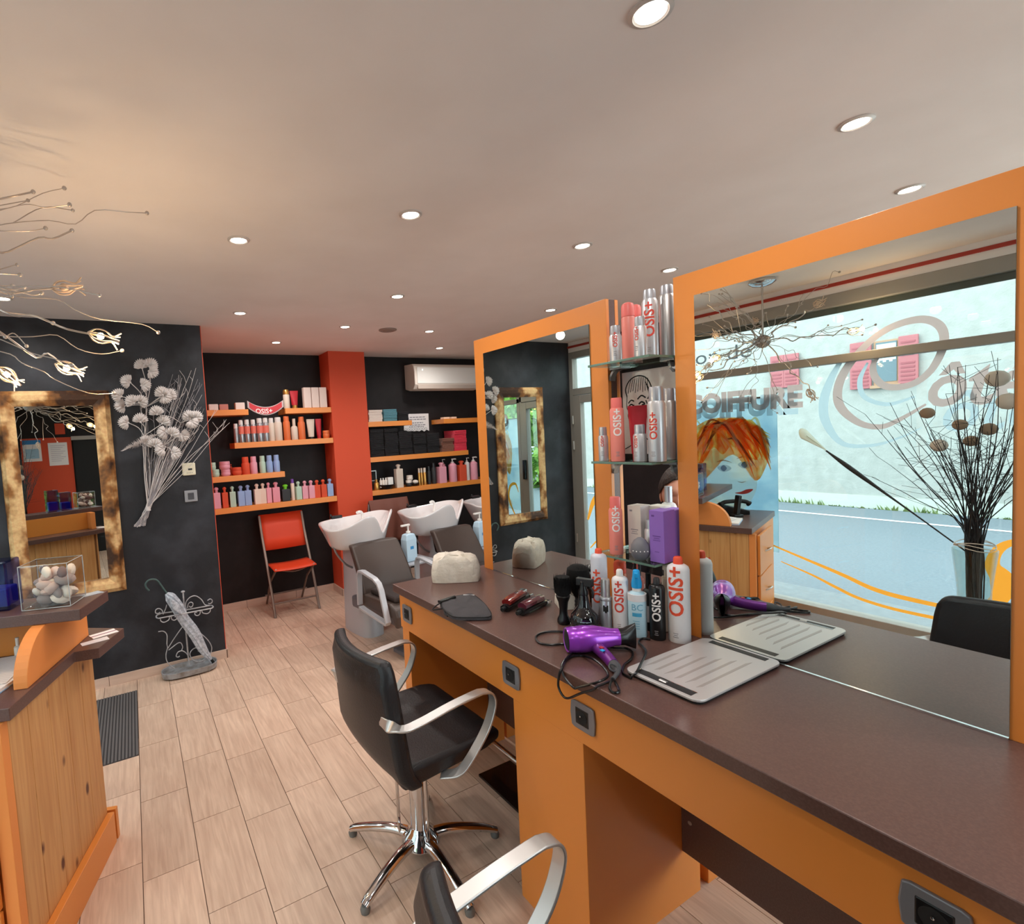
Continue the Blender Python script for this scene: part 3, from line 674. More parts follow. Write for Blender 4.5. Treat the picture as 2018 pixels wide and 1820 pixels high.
def island():
    I = thing('styling_island', 'long orange double-sided styling island with a dark brown worktop', 'counter', (1.54, 0.6, 0))
    Y1, Y0 = 2.163, -1.0; X0, X1 = 1.032, 2.04
    MB().box((X0, Y0, ZT-0.036), (X1, Y1, ZT)).build('worktop', 'wenge', I, bevel=0.003)
    a = MB(); a.box((1.060, Y0+.02, 0.70), (1.078, 2.152, ZT-0.0365))
    ap = a.build('apron', 'orange', I, bevel=0.0015)
    MB().box((1.994, Y0+.02, 0.70), (2.012, 2.152, ZT-0.0365)).build('apron', 'orange', I, bevel=0.0015)
    MB().box((1.0785, 2.10, 0.70), (1.9935, 2.152, ZT-0.0365)).build('end_panel', 'orange', I, bevel=0.0015)
    def pillar(x0, x1, y0, y1, nm='pillar'): return MB().box((x0, y0, 0.0), (x1, y1, 0.6995)).build(nm, 'orange', I, bevel=0.0015)
    pillar(1.064, 1.585, 2.082, 2.146, 'end_leg'); pillar(1.60, 2.008, 2.082, 2.146, 'end_leg')
    pillar(1.062, 1.585, 1.033, 1.338); pillar(1.63, 2.008, 1.033, 1.338)
    pillar(1.062, 1.585, -0.35, -0.05); pillar(1.63, 2.008, -0.35, -0.05)
    for (y0, y1) in ((1.3395, 2.081), (-0.049, 1.032), (-0.98, -0.351)):
        b = MB().box((1.490, y0, 0.185), (1.508, y1, 0.72)).build('modesty_panel', 'wenge', I, bevel=0.001)
        for yy in (y0+0.03, y1-0.03):
            MB().lathe([(0,0),(0.007,0),(0.007,0.002),(0,0.003)], 12, T(1.4905, yy, 0.30) @ RY(-PI/2)).build('screw_cap', 'satin', b)
    # footrests
    MB().box((1.30, 1.35, 0.001), (1.487, 1.92, 0.012)).build('foot_plate', mat('foot_plate_dark', (30, 18, 15), 0.12), I, bevel=.002)
    for (y0, y1) in ((1.40, 2.04),):
        MB().tube([(1.34, y0-.055, .19), (1.34, y1+.035, .19)], 0.012, 10).build('foot_bar', 'chrome', I)
    for yy in (2.074, 1.336, 1.024, 0.30):
        socket(I, yy, 0.782 if yy != 0.30 else 0.792, 1.060)
    # the two standing mirror panels
    P = thing('mirror_panel', 'small orange-framed mirror panel at the far end of the island', 'mirror', (XM, 1.71, ZT), local=False)
    def panel(P, y0, y1, m0, m1, zt, mt):
        MB().box((XM+0.002, y0, ZT), (XM+0.018, y1, zt)).build('front_board', 'orange', P, bevel=0.001)
        MB().box((XM+0.018, y0+0.001, ZT), (XM+0.049, y1-0.001, zt-0.001)).build('core', 'wenge', P)
        MB().box((XM+0.049, y0, ZT), (XM+0.066, y1, zt)).build('back_board', 'orange', P, bevel=0.001)
        g = MB().add([(XM-0.0025, m0, ZT+.002), (XM-0.0025, m1, ZT+.002), (XM-0.0025, m1, mt), (XM-0.0025, m0, mt)], [(0,1,2,3)])
        g.build('mirror_glass', 'mirror', P)
        MB().box((XM-0.002, m0, ZT+.002), (XM+0.002, m1, mt)).build('mirror_edge', 'mirror_edge', P)
        MB().box((XM-0.006, m0, ZT+.0005), (XM-0.0025, m1, ZT+.005)).build('mirror_trim', 'chrome', P)
        MB().box((XM+0.066, m0, ZT+.002), (XM+0.070, m1, mt)).build('rear_mirror_glass', 'mirror', P)
    panel(P, 1.308, 2.119, 1.386, 2.041, 2.049, 1.975)
    Q = thing('mirror_panel', 'large orange-framed mirror panel at the right, reflecting the street window', 'mirror', (XM, 0.65, ZT))
    panel(Q, 0.256, 1.046, 0.327, 0.976, 2.046, 1.974)
    # brown uprights lining the gap, glass shelves on clips
    for k, z in enumerate((1.146, 1.472, 1.808)):
        lab = ('lowest glass shelf between the orange mirrors, carrying purple boxes', 'middle glass shelf between the orange mirrors',
               'topmost glass shelf between the orange mirrors')[k]
        S = thing('glass_shelf', lab, 'shelf', (1.57, 1.177, z-0.008))
        (lambda b: (b.m.__setitem__(slice(2,6), [1]*4), b)[1])(MB().box((1.425, 1.056, z-0.008), (1.69, 1.298, z))).build('pane', ['shelf_glass', 'glass_edge'], S, bevel=0.001)
        for yy, sgn in ((1.303, -1), (1.051, 1)):
            b = MB(); b.strap(smoothpath([(1.55,yy+sgn*.002,z-.052),(1.545,yy+sgn*.010,z-.036),(1.55,yy+sgn*.018,z-.02),(1.56,yy+sgn*.030,z-.0135)], 5), (1,0,0), .024, .008)
            b.box((1.54, min(yy,yy+sgn*.05), z-.015), (1.59, max(yy,yy+sgn*.05), z-.0085))
            b.build('clip', mat('clip_metal', (120, 120, 120), 0.3, 0.8), S)
    # line-drawing card behind the shelves
    D = thing('line_drawing_print', 'white card with a black line drawing of a short-haired woman, behind the glass shelves', 'picture', (1.612, 1.2, 1.485))
    MB().box((1.604, 1.06, 1.485), (1.612, 1.302, 1.785)).build('card', mat('card_white', (222, 212, 208), 0.7), D)
    MB().box((1.600, 1.052, 1.465), (1.616, 1.302, 1.487)).build('lower_rail', 'black_matte', D)
    MB().box((1.600, 1.052, 1.783), (1.616, 1.302, 1.797)).build('upper_rail', 'black_matte', D)
    ink = MB()
    def stroke(pts, w): swirl(ink, [(1.302-0.242*a, 1.487+0.296*b, w) for a, b in pts], 0, 1.6035, 0, 5)
    stroke([(.08,.70),(.06,.80),(.14,.90),(.28,.94),(.42,.90),(.50,.78),(.50,.66),(.44,.58),(.40,.64)], .0022)
    for k in range(9): stroke([(.16+.035*k,.925-.006*abs(k-4)),(.13+.038*k,.84),(.10+.042*k,.74+.012*(k%3))], .0011)
    for k in range(6): stroke([(.40+.012*k,.86-.03*k),(.46,.76-.02*k),(.45-.006*k,.66)], .0012)
    stroke([(.08,.70),(.07,.58),(.10,.52),(.09,.46),(.14,.36),(.24,.30),(.34,.36),(.42,.52),(.45,.58)], .0014)
    stroke([(.10,.62),(.15,.655),(.20,.64)], .0022); stroke([(.26,.66),(.33,.70),(.40,.67)], .0026)
    stroke([(.11,.585),(.15,.605),(.19,.585),(.15,.575)], .0026); stroke([(.28,.60),(.33,.625),(.38,.60),(.33,.585)], .0030)
    stroke([(.20,.60),(.18,.50),(.22,.48)], .0012); stroke([(.16,.42),(.21,.435),(.27,.42),(.21,.395),(.16,.42)], .0024)
    stroke([(.44,.54),(.49,.50),(.47,.42),(.43,.46),(.45,.53)], .0014)
    stroke([(.24,.30),(.25,.18),(.12,.10),(.02,.06)], .0016); stroke([(.36,.36),(.38,.20),(.55,.12),(.72,.04)], .0018)
    stroke([(.25,.18),(.30,.08),(.38,.20)], .0014)
    ink.build('ink_lines', 'black_matte', D)
island()

# ------------------------------------------------------------ salon chairs
def salon_chair():
    t = thing('salon_chair', 'black leather salon chair on a chrome star foot, facing the small orange mirror', 'chair', (0.855, 1.675, 0), 0.03, local=True)
    # seat
    s = MB(); nx, ny = 12, 12
    def seat_top(u, v):
        x = -0.18+0.42*u; w = 0.238-0.02*max(0,(u-.75)*4)**2; y = (v-.5)*2*w
        z = 0.532-0.018*math.sin(PI*min(1,u*1.05))*math.cos((v-.5)*PI)-0.016*max(0,(u-.8)*5)**2
        return (x, y, z)
    def seat_bot(u, v):
        x, y, z = seat_top(u, v); return (x*0.98, y*0.97, 0.448+0.03*u if u < .85 else 0.478)
    s.grid(seat_top, nx, ny); s.grid(seat_bot, nx, ny)
    def rim(idx):
        for a, b in zip(idx[:-1], idx[1:]): s.f.append([a, b, b+nx*ny, a+nx*ny]); s.m.append(0); s.sm.append(True)
    rim([i*ny for i in range(nx)]); rim([i*ny+ny-1 for i in range(nx)]); rim(list(range(ny))); rim([(nx-1)*ny+j for j in range(ny)])
    s.build('seat', 'black_leather', t, bevel=0.02, seg=3, weld=True)
    b = MB(); nu, nv = 12, 14
    def back(off):
        def f(u, v):
            z = 0.455+0.425*u; w = 0.252-0.040*u-(0.02*max(0,(u-.85)/.15)**2)
            yy = (v-.5)*2; x = -0.156-0.035*u-0.045*(1-yy*yy)*(0.4+0.6*u)+0.02
            if u < .12: x += 0.035*(1-u/.12)
            return (x-off*(1.0 if u < .9 else .8), yy*w, z)
        return f
    b.grid(back(0.0), nu, nv); b.grid(back(0.058), nu, nv)
    def rimb(idx):
        for a, c in zip(idx[:-1], idx[1:]): b.f.append([a, c, c+nu*nv, a+nu*nv]); b.m.append(0); b.sm.append(True)
    rimb([i*nv for i in range(nu)]); rimb([i*nv+nv-1 for i in range(nu)]); rimb(list(range(nv))); rimb([(nu-1)*nv+j for j in range(nv)])
    b.build('backrest', 'black_leather', t, bevel=0.018, seg=3, weld=True)
    for sg in (-1, 1):
        y = sg*0.270
        path = smoothpath([(-0.222, sg*0.175, 0.690),(-0.216, sg*0.225, 0.688),(-0.185, y-sg*.006, 0.686),(-0.13, y, 0.690),(0.0, y, 0.708),(0.09, y, 0.716)], 6)
        path += smoothpath([(0.115, y, 0.717),(0.152, y, 0.706),(0.168, y, 0.676),(0.158, y, 0.632),(0.125, y, 0.573),(0.05, y, 0.495),(0.012, y-sg*.01, 0.466),(-0.03, y-sg*.05, 0.452)], 6)
        m = MB(); P = path
        # the bar lies flat, its width across the chair; near the back end it stands on edge
        n = len(P); rings = []
        for i in range(n):
            tt = (P[min(i+1,n-1)]-P[max(i-1,0)]).normalized(); k = min(1.0, i/10)
            wd = Vector((0, 1, 0)).lerp(Vector((0, 0, 1)), 1-k); wd = (wd-tt*wd.dot(tt)).normalized(); nn = tt.cross(wd).normalized(); ring = []
            for a, c in ((-1,-1),(1,-1),(1,1),(-1,1)):
                ring.append(len(m.v)); m.v.append(P[i]+wd*a*0.019+nn*c*0.004)
            rings.append(ring)
        for i in range(n-1):
            for k in range(4):
                k2 = (k+1) % 4; m.f.append([rings[i][k], rings[i][k2], rings[i+1][k2], rings[i+1][k]]); m.m.append(0); m.sm.append(True)
        m.f.append(rings[0][::-1]); m.m.append(0); m.sm.append(False); m.f.append(rings[-1]); m.m.append(0); m.sm.append(False)
        m.build('armrest', 'satin', t, bevel=0.0025)
    MB().lathe([(0,0.10),(0.036,0.10),(0.036,0.45),(0,0.45)], 24).build('pump_column', 'chrome', t)
    MB().lathe([(0.0,0.435),(0.11,0.435),(0.115,0.452),(0.0,0.456)], 20).build('seat_plate', 'black_plastic', t)
    for sg in (-1, 1):
        MB().tube([(0.03*sg-.03, -0.055*sg, 0.445), (0.03*sg-.03, -0.058*sg, 0.10), (0.028*sg-.03, -0.05*sg, 0.07)], 0.007, 8).build('pump_rod', 'chrome', t)
    MB().lathe([(0.0,0.04),(0.062,0.045),(0.074,0.062),(0.066,0.085),(0.045,0.105),(0.037,0.12),(0,0.12)], 24).build('hub', 'chrome', t)
    for a in (131, 203, 275, 347, 59):
        a = math.radians(a-4); d = Vector((math.cos(a), math.sin(a), 0))
        P = smoothpath([d*0.03+Vector((0,0,.075)), d*0.11+Vector((0,0,.078)), d*0.20+Vector((0,0,.062)), d*0.275+Vector((0,0,.040)), d*0.305+Vector((0,0,.026))], 5)
        n = len(P); leg = MB().tube(P, [0.024-0.008*i/n for i in range(n)], 12, flat=0.8).build('star_leg', 'chrome', t)
        MB().lathe([(0,0),(0.016,0),(0.018,0.012),(0.012,0.024),(0,0.026)], 14, T(d.x*0.300, d.y*0.300, 0)).build('glide', mat('glide_grey', (110, 110, 108), 0.4), leg)
    return t
chair1 = salon_chair()
chair2 = clone(chair1, loc=(0.588, 0.545, 0), rotz=0.0, label='nearest black leather salon chair, cut off by the bottom of the photo')
chair3 = clone(chair1, loc=(2.42, 1.62, 0), rotz=PI+0.32, label='black leather salon chair on the far side of the island, under the seated person')
# ------------------------------------------------------------ back wall: shelves, air conditioner, notice
def wall_shelf(x0, x1, z, label):
    t = thing('wall_shelf', label, 'shelf', ((x0+x1)/2, YB, z-0.05))
    MB().box((x0, 4.945, z-0.052), (x1, YB-0.001, z)).build('board', 'orange', t, bevel=0.0015)
    return t
ZS = {'L1': 1.927, 'L2': 1.621, 'L3': 1.323, 'L4': 1.031, 'R1': 1.763, 'R2': 1.392, 'R3': 1.040}
wall_shelf(0.5195, 0.989, ZS['L1'], 'short orange shelf at top left beside the dark recess wall')
wall_shelf(1.334, 1.799, ZS['L1'], 'short orange shelf at top, touching the coral column on its left')
wall_shelf(0.843, 1.799, ZS['L2'], 'orange shelf of silver and orange spray cans left of the column')
wall_shelf(0.5195, 1.287, ZS['L3'], 'orange shelf of pastel jars and bottles, third from the top left of the column')
wall_shelf(0.5195, 1.799, ZS['L4'], 'lowest and longest orange shelf left of the coral column')
wall_shelf(2.192, 2.714, ZS['R1'], 'short orange shelf of folded towels right of the coral column')
wall_shelf(3.123, 4.249, ZS['R1'], 'orange shelf under the air conditioner')
wall_shelf(2.192, 3.437, ZS['R2'], 'orange shelf stacked with black towels')
wall_shelf(2.192, 4.10, ZS['R3'], 'lowest orange shelf right of the coral column, above the basins')

def aircon():
    t = thing('air_conditioner', 'white wall-mounted air conditioner at top right of the back wall', 'air conditioner', (3.35, YB, 2.1))
    prof = [(YB-.001,2.395),(5.03,2.385),(5.0,2.36),(4.985,2.30),(4.985,2.155),(5.03,2.105),(5.12,2.095),(YB-.001,2.12)]
    mb = MB(); M_ = Matrix(((0,0,1,0),(1,0,0,0),(0,1,0,0),(0,0,0,1)))
    mb.prism(prof, 2.80, 3.68, 0, M_); mb.build('casing', 'offwhite', t, bevel=0.008)
    MB().box((2.83, 4.979, 2.165), (3.65, 4.986, 2.345)).build('front_panel', 'white_plastic', t, bevel=0.004)
    MB().box((2.84, 4.99, 2.108), (3.64, 5.02, 2.150), M=None).build('air_flap', mat('flap', (190, 176, 166), 0.5), t, bevel=0.003)
    MB().ball((2.90, 4.978, 2.315), 0.005, 8).build('indicator', mat('pilot', (255,255,250), 0.3, emit=(255,255,245), estr=4), t)
aircon()

def notice():
    t = thing('wall_notice', 'white printed notice with torn lower edge stuck between the top right shelves', 'notice', (2.92, YB, 1.64))
    pts = [(2.75,1.845),(3.08,1.842),(3.078,1.66)]+[(3.078-0.033*i, 1.64+(0.012 if i % 2 else 0.0)+0.004*math.sin(i*2.3)) for i in range(10)]+[(2.745,1.66)]
    mb = MB(); M_ = Matrix(((1,0,0,0),(0,0,1,0),(0,1,0,0),(0,0,0,1)))
    mb.prism(pts, 5.205, 5.207, 0, M_); mb.build('sheet', 'paper', t)
    ln = MB(); rr = random.Random(5)
    for (z, w) in ((1.80,.17),(1.775,.19),(1.735,.16),(1.71,.17),(1.69,.2)):
        x = 2.915-w/2
        while x < 2.915+w/2:
            l = rr.uniform(.012,.04); ln.box((x, 5.2040, z), (x+l, 5.2048, z+.009)); x += l+.008
    ln.build('printed_lines', mat('print_grey', (120, 120, 128), 0.8), t)
    sk = MB()
    for i in range(9):
        P = [(2.77+.033*i+.014*math.cos(a*PI/4), 5.2042, 1.668+.012*math.sin(a*PI/4)) for a in range(8)]
        sk.tube(P, 0.0016, 4, closed=True)
    sk.build('printed_border', 'print_grey', t)
notice()

# ------------------------------------------------------------ bottles, jars, tubes
CONT = {}
def container(kind, name, body, cap, h, r, cap_h=None, body2=None, seg=14):
    """a master container on its own base, kept as (name, parts); returns builder to place copies"""
    key = (kind, body, cap, h, r, body2)
    if key in CONT: return CONT[key]
    parts = []
    ch = cap_h if cap_h else h*0.2
    if kind == 'can':
        parts.append(('body', MB().lathe([(0,0),(r*.97,0),(r,.004),(r,h-ch-r*.35),(r*.86,h-ch),(r*.5,h-ch+.001),(0,h-ch+.001)], seg).mesh('can_body', body)))
        parts.append(('cap', MB().lathe([(0,h-ch),(r*.80,h-ch),(r*.78,h-.006),(r*.72,h),(0,h)], seg).mesh('can_cap', cap)))
    elif kind == 'aero':      # hair spray can with a domed shoulder and a small cap
        parts.append(('body', MB().lathe([(0,0),(r*.97,0),(r,.004),(r,h-ch-r*.55),(r*.90,h-ch-r*.25),(r*.62,h-ch-r*.06),(r*.46,h-ch),(0,h-ch+.001)], seg).mesh('can_body', body)))
        parts.append(('cap', MB().lathe([(0,h-ch),(r*.44,h-ch),(r*.40,h-.004),(r*.30,h),(0,h)], seg).mesh('can_cap', cap)))
    elif kind == 'domecan':
        parts.append(('body', MB().lathe([(0,0),(r*.97,0),(r,.004),(r,h-ch-r*.25),(r*.9,h-ch),(0,h-ch+.001)], seg).mesh('can_body', body)))
        parts.append(('cap', MB().lathe([(0,h-ch),(r*.97,h-ch),(r*.97,h-r*.6),(r*.8,h-r*.2),(r*.4,h),(0,h)], seg).mesh('can_cap', cap)))
    elif kind == 'square':
        w = r*0.95
        b = MB().box((-w,-w*.8,0),(w,w*.8,h-ch)).mesh('bottle_body', body); parts.append(('body', b))
        parts.append(('cap', MB().lathe([(0,h-ch),(r*.42,h-ch),(r*.42,h-ch*.45),(r*.62,h-ch*.45),(r*.62,h-ch*.2),(r*.3,h),(0,h)], 10).mesh('bottle_cap', cap)))
    elif kind == 'round':
        parts.append(('body', MB().lathe([(0,0),(r*.96,0),(r,.005),(r,h-ch-r*.6),(r*.8,h-ch-r*.2),(r*.45,h-ch),(0,h-ch)], seg).mesh('bottle_body', body)))
        parts.append(('cap', MB().lathe([(0,h-ch),(r*.48,h-ch),(r*.48,h),(0,h)], seg).mesh('bottle_cap', cap)))
    elif kind == 'jar':
        parts.append(('body', MB().lathe([(0,0),(r*.8,0),(r,h*.2),(r,h*.5),(r*.9,h*.6),(0,h*.6)], seg).mesh('jar_body', body)))
        parts.append(('lid', MB().lathe([(0,h*.6),(r*.95,h*.6),(r*.98,h*.7),(r*.95,h*.97),(r*.9,h),(0,h)], seg).mesh('jar_lid', cap)))
    elif kind == 'tube':
        mb = MB()
        def f(u, v):
            a = 2*PI*v; rx = r*(0.72+.33*u); ry = r*(0.72-.66*u); return (rx*math.cos(a), ry*math.sin(a), ch+(h-ch)*u)
        mb.grid(f, 8, 16)
        parts.append(('body', mb.mesh('tube_body', body, weld=True)))
        parts.append(('cap', MB().lathe([(0,0),(r*.62,0),(r*.62,ch),(0,ch)], seg).mesh('tube_cap', cap)))
    elif kind == 'box':
        parts.append(('body', MB().box((-r,-r*.8,0),(r,r*.8,h)).mesh('carton', body)))
    elif kind == 'pump':
        parts.append(('body', MB().lathe([(0,0),(r*.96,0),(r,.005),(r,h-ch-r*.5),(r*.5,h-ch),(0,h-ch)], seg).mesh('bottle_body', body)))
        m = MB().lathe([(0,h-ch),(r*.4,h-ch),(r*.4,h-ch*.7),(r*.14,h-ch*.65),(r*.14,h-ch*.15),(0,h-ch*.15)], 10)
        m.tube([(r*.2,0,h-ch*.12),(-r*.95,0,h-ch*.10),(-r*1.05,0,h-ch*.22)], r*.15, 8); parts.append(('pump_head', m.mesh('pump_head', cap)))
    CONT[key] = (name, parts); return CONT[key]
def place(cont, loc, label, cat, group=None, rotz=0.0, tilt=0.0, band=None):
    name, parts = cont
    t = bpy.data.objects.new(name, None); C.objects.link(t); t.location = loc; t.rotation_euler = (0, tilt, rotz); t.empty_display_size = 0.03
    t['label'] = label; t['category'] = cat; t['_off'] = (0,0,0); t['_local'] = True
    if group: t['group'] = group
    for nm, me in parts:
        o = bpy.data.objects.new(nm, me); C.objects.link(o); o.parent = t
        o['_off'] = (0,0,0); o['_local'] = True
        if cont is not None and nm in ('body',) and me.name.startswith(('bottle_body','carton')) and len(me.vertices) == 8:
            md = o.modifiers.new('rounded_edges', 'BEVEL'); md.width = 0.004; md.segments = 2
    if band:
        r, z0, z1, m, a0, a1 = band
        mb = MB(); mb.grid(lambda u, v: ((r+.0004)*math.cos(a0+(a1-a0)*u), (r+.0004)*math.sin(a0+(a1-a0)*u), z0+(z1-z0)*v), 9, 2)
        mb.build('label_band', m, t)
    return t
col = {'pink': (240,168,186), 'coral': (244,134,112), 'mint': (192,220,200), 'blue': (156,184,232), 'beige': (246,220,204), 'rose': (244,160,178),
       'salmon': (240,150,128), 'silver': (182,182,186), 'cream': (232,216,200), 'orange_can': (236,120,66), 'red': (196,36,50), 'violet': (120,74,170)}
for k, v in col.items(): mat(k, tuple(int(q*.9) for q in v), 0.4 if k != 'silver' else 0.25, 0.7 if k == 'silver' else 0.0)
mat('gold', (200,150,80), 0.3, 0.8); mat('clear_cap', (210,206,204), 0.3); mat('silver_cap', (170,172,178), 0.22, 0.85); mat('lime', (110,200,40), 0.4)
mat('charcoal', (40,40,42), 0.5)
ORD = ['leftmost','second','third','fourth','fifth','sixth','seventh','eighth','ninth','tenth','eleventh','twelfth','thirteenth','fourteenth','fifteenth','sixteenth','seventeenth','eighteenth']
def nth(i): return ORD[i] if i == 0 else ORD[i]+' from left'


def left_shelves():
    z = ZS['L4']; G = 'pastel bottles on the lowest left shelf'
    row = [(0.658,'pink','pink',.032,.196),(0.729,'coral','coral red',.027,.192),(0.797,'mint','mint green',.028,.192),(0.872,'blue','blue',.032,.190),(0.936,'blue','blue',.031,.191),
           (1.020,'beige','pale beige',.031,.194),(1.076,'beige','pale beige',.029,.194),(1.129,'rose','rose pink',.026,.196),(1.199,'rose','rose pink',.036,.194),
           (1.419,'mint','mint green',.030,.180),(1.485,'pink','pink',.029,.180),(1.548,'pink','pink',.032,.178),(1.610,'coral','coral red',.031,.176),(1.675,'coral','coral red',.031,.176),(1.745,'blue','blue',.032,.177)]
    for i, (x, c, w, r, h) in enumerate(row):
        cn = container('square','shampoo_bottle', c, c, h, r, 0.05)
        n = nth(i) if i < 9 else ORD[i-9 if i > 9 else 0]+(' after' if i > 9 else ' right of')+' the slim violet-capped can'
        if i == 9: n = 'directly right of the violet-capped can'
        elif i > 9: n = ('second','third','fourth','fifth','last')[i-10]+' right of the violet-capped can'
        place(cn, (x, 4.99, z), '%s square bottle, %s, on the lowest left shelf' % (w, n), 'bottle', G, rotz=0.12*math.sin(i*3))
    place(container('square','hair_product_bottle','charcoal','lime',0.163,0.042,0.045), (1.290, 4.99, z), 'black bottle with bright green cap on the lowest left shelf', 'bottle', G)
    place(container('can','hair_spray_can','beige','violet',0.208,0.019,0.04), (1.366, 5.0, z), 'slim pale can with violet cap right of the green-capped black bottle', 'bottle', G)
    z = ZS['L3']; G = 'pastel jars and bottles on the third left shelf'
    place(container('jar','hair_mask_jar','mint','mint',0.068,0.034), (0.665,4.985,z), 'low mint jar at the left end of the pastel shelf, underneath', 'jar', G)
    place(container('jar','hair_mask_jar','mint','mint',0.064,0.026), (0.646,4.985,z+0.068), 'small mint jar perched on the low mint jar', 'jar', G)
    place(container('jar','hair_mask_jar','pink','pink',0.060,0.042), (0.752,4.985,z), 'low pink jar on the pastel shelf, under a larger pink jar', 'jar', G)
    place(container('jar','hair_mask_jar','pink','pink',0.074,0.048), (0.748,4.985,z+0.060), 'large pink jar stacked on a low pink jar', 'jar', G)
    place(container('jar','hair_mask_jar','coral','coral',0.072,0.044), (0.852,4.985,z), 'low coral jar on the pastel shelf beside the coral bottle', 'jar', G)
    place(container('pump','pump_bottle','coral','coral',0.105,0.019,0.035), (0.815,5.05,z), 'tiny coral pump bottle standing behind the coral jar', 'bottle', G)
    for x, c, w, r, n in ((.934,'coral','coral red',.038,'leftmost of the tall ones'),(1.008,'pink','pink',.034,'right of the coral one'),(1.090,'mint','mint green',.030,'in the middle of the tall ones'),
                       (1.156,'blue','blue',.031,'left of another blue one'),(1.224,'blue','blue',.031,'at the right end')):
        place(container('can','conditioner_bottle',c,c,0.163,r,0.055), (x,4.99,z), '%s round bottle on the pastel shelf, %s' % (w, n), 'bottle', G)
    z = ZS['L2']; G = 'spray cans and tubes on the second left shelf'
    band = mat('band_coral', (216,112,96), 0.45)
    for i, (x, r, h) in enumerate(((.871,.023,.178),(.919,.025,.210),(.973,.027,.212),(1.030,.026,.210),(1.089,.031,.221),(1.144,.030,.223),(1.199,.029,.219),(1.264,.038,.224))):
        body = 'silver' if i < 6 else 'cream'
        place(container('can','spray_can',body,'clear_cap',h,r,0.045), (x,4.99,z),
              '%s hair spray can%s, %s on the second left shelf' % ('silver' if i < 6 else 'pale copper', ' with coral band' if 0 < i < 6 else '', nth(i)), 'spray can', G,
              band=(r, .08, .15, band, -PI*.9, -PI*.1) if 0 < i < 6 else None)
    place(container('can','spray_can','orange_can','orange_can',0.232,.034,0.05), (1.347,4.99,z), 'tall orange can left of a cream bottle on the second left shelf', 'spray can', G)
    place(container('round','spray_bottle','cream','cream',0.206,.033,0.07), (1.421,4.99,z), 'cream bottle between two orange cans on the second left shelf', 'bottle', G)
    place(container('can','spray_can','orange_can','orange_can',0.222,.035,0.05), (1.494,4.99,z), 'orange can right of the cream bottle on the second left shelf', 'spray can', G)
    place(container('tube','cream_tube','cream','black_plastic',0.196,.040,0.02), (1.588,4.99,z), 'cream tube standing on its black cap, second left shelf', 'tube', G)
    place(container('tube','cream_tube','red','red',0.196,.030,0.03), (1.669,4.99,z), 'red tube on the second left shelf next to the cream tube', 'tube', G)
    place(container('jar','hair_mask_jar','orange_can','orange_can',0.076,.034), (1.742,4.99,z), 'small orange jar at the column end of the second left shelf', 'jar', G)
    z = ZS['L1']
    mat('kraft', (170,140,126), 0.7); mat('blush', (190,124,112), 0.6); mat('box_cream', (224,206,198), 0.5)
    place(container('box','product_box','kraft','kraft',0.10,.034), (0.585,5.06,z), 'grey brown carton at the left end of the top left shelf', 'box', 'cartons on the top left shelf')
    place(container('box','product_box','box_cream','box_cream',0.055,.040), (0.690,5.0,z), 'flat pale carton in front of the grey brown carton, top left shelf', 'box', 'cartons on the top left shelf')
    place(container('box','product_box','blush','blush',0.053,.038), (0.780,5.0,z), 'flat blush pink carton on the top left shelf', 'box', 'cartons on the top left shelf')
    place(container('box','product_box','box_cream','box_cream',0.064,.042), (0.921,4.99,z), 'small white carton at the right end of the top left shelf', 'box', 'cartons on the top left shelf')
    for i, x in enumerate((1.568,1.648,1.729)):
        place(container('box','product_box','box_cream','box_cream',0.20,.037), (x,4.99,z), 'tall pale carton on the shelf against the column, %s of three' % ('leftmost','middle','rightmost')[i], 'box', 'tall pale cartons')
    place(container('domecan','hair_oil_can','cream','gold',0.185,.032,0.05), (1.364,4.99,z), 'cream can with gold cap on the top shelf by the column', 'bottle')
    place(container('tube','cream_tube','red','gold',0.17,.040,0.03), (1.442,4.99,z), 'crimson tube standing on a gold cap on the top shelf', 'tube')
    # curved sign between the two top shelves
    S = thing('curved_sign', 'curved red sign with white lettering hung between the two top left shelves', 'sign', (1.14, 4.96, 1.87))
    mb = MB(); mi = MB(); n = 16; up = []; lo = []; ui = []; li = []
    for k in range(n+1):
        u = -1+2*k/n; x = 1.155+u*0.168; up.append((x, 1.945+0.062*u*u)); lo.append((x, 1.868+0.075*u*u))
        x2 = 1.155+u*0.152; ui.append((x2, 1.937+0.055*u*u)); li.append((x2, 1.877+0.066*u*u))
    M_ = Matrix(((1,0,0,0),(0,0,1,0),(0,1,0,0),(0,0,0,1)))
    def strip(mb, a, b, y0, y1):
        for y in (y0, y1): mb.add([(p[0], y, p[1]) for p in a]+[(p[0], y, p[1]) for p in b], [(i, i+1, n+2+i, n+1+i) for i in range(n)])
        per = a+b[::-1]; mb.add([(p[0], y0, p[1]) for p in per]+[(p[0], y1, p[1]) for p in per], [(i, (i+1) % len(per), len(per)+(i+1) % len(per), len(per)+i) for i in range(len(per))])
    strip(mb, up, lo, 4.955, 4.967); mb.build('plate', mat('sign_grey', (190,176,176), 0.4), S)
    strip(mi, ui, li, 4.9525, 4.955); mi.build('red_face', mat('sign_red', (196,52,60), 0.4), S)
    lettering('OSIS+', 0.062, mat('sign_white', (240,230,228), 0.5), S, lambda u, v: (1.135+u, 4.952, 1.884+v+0.9*u*u), bold=0.001)
left_shelves()

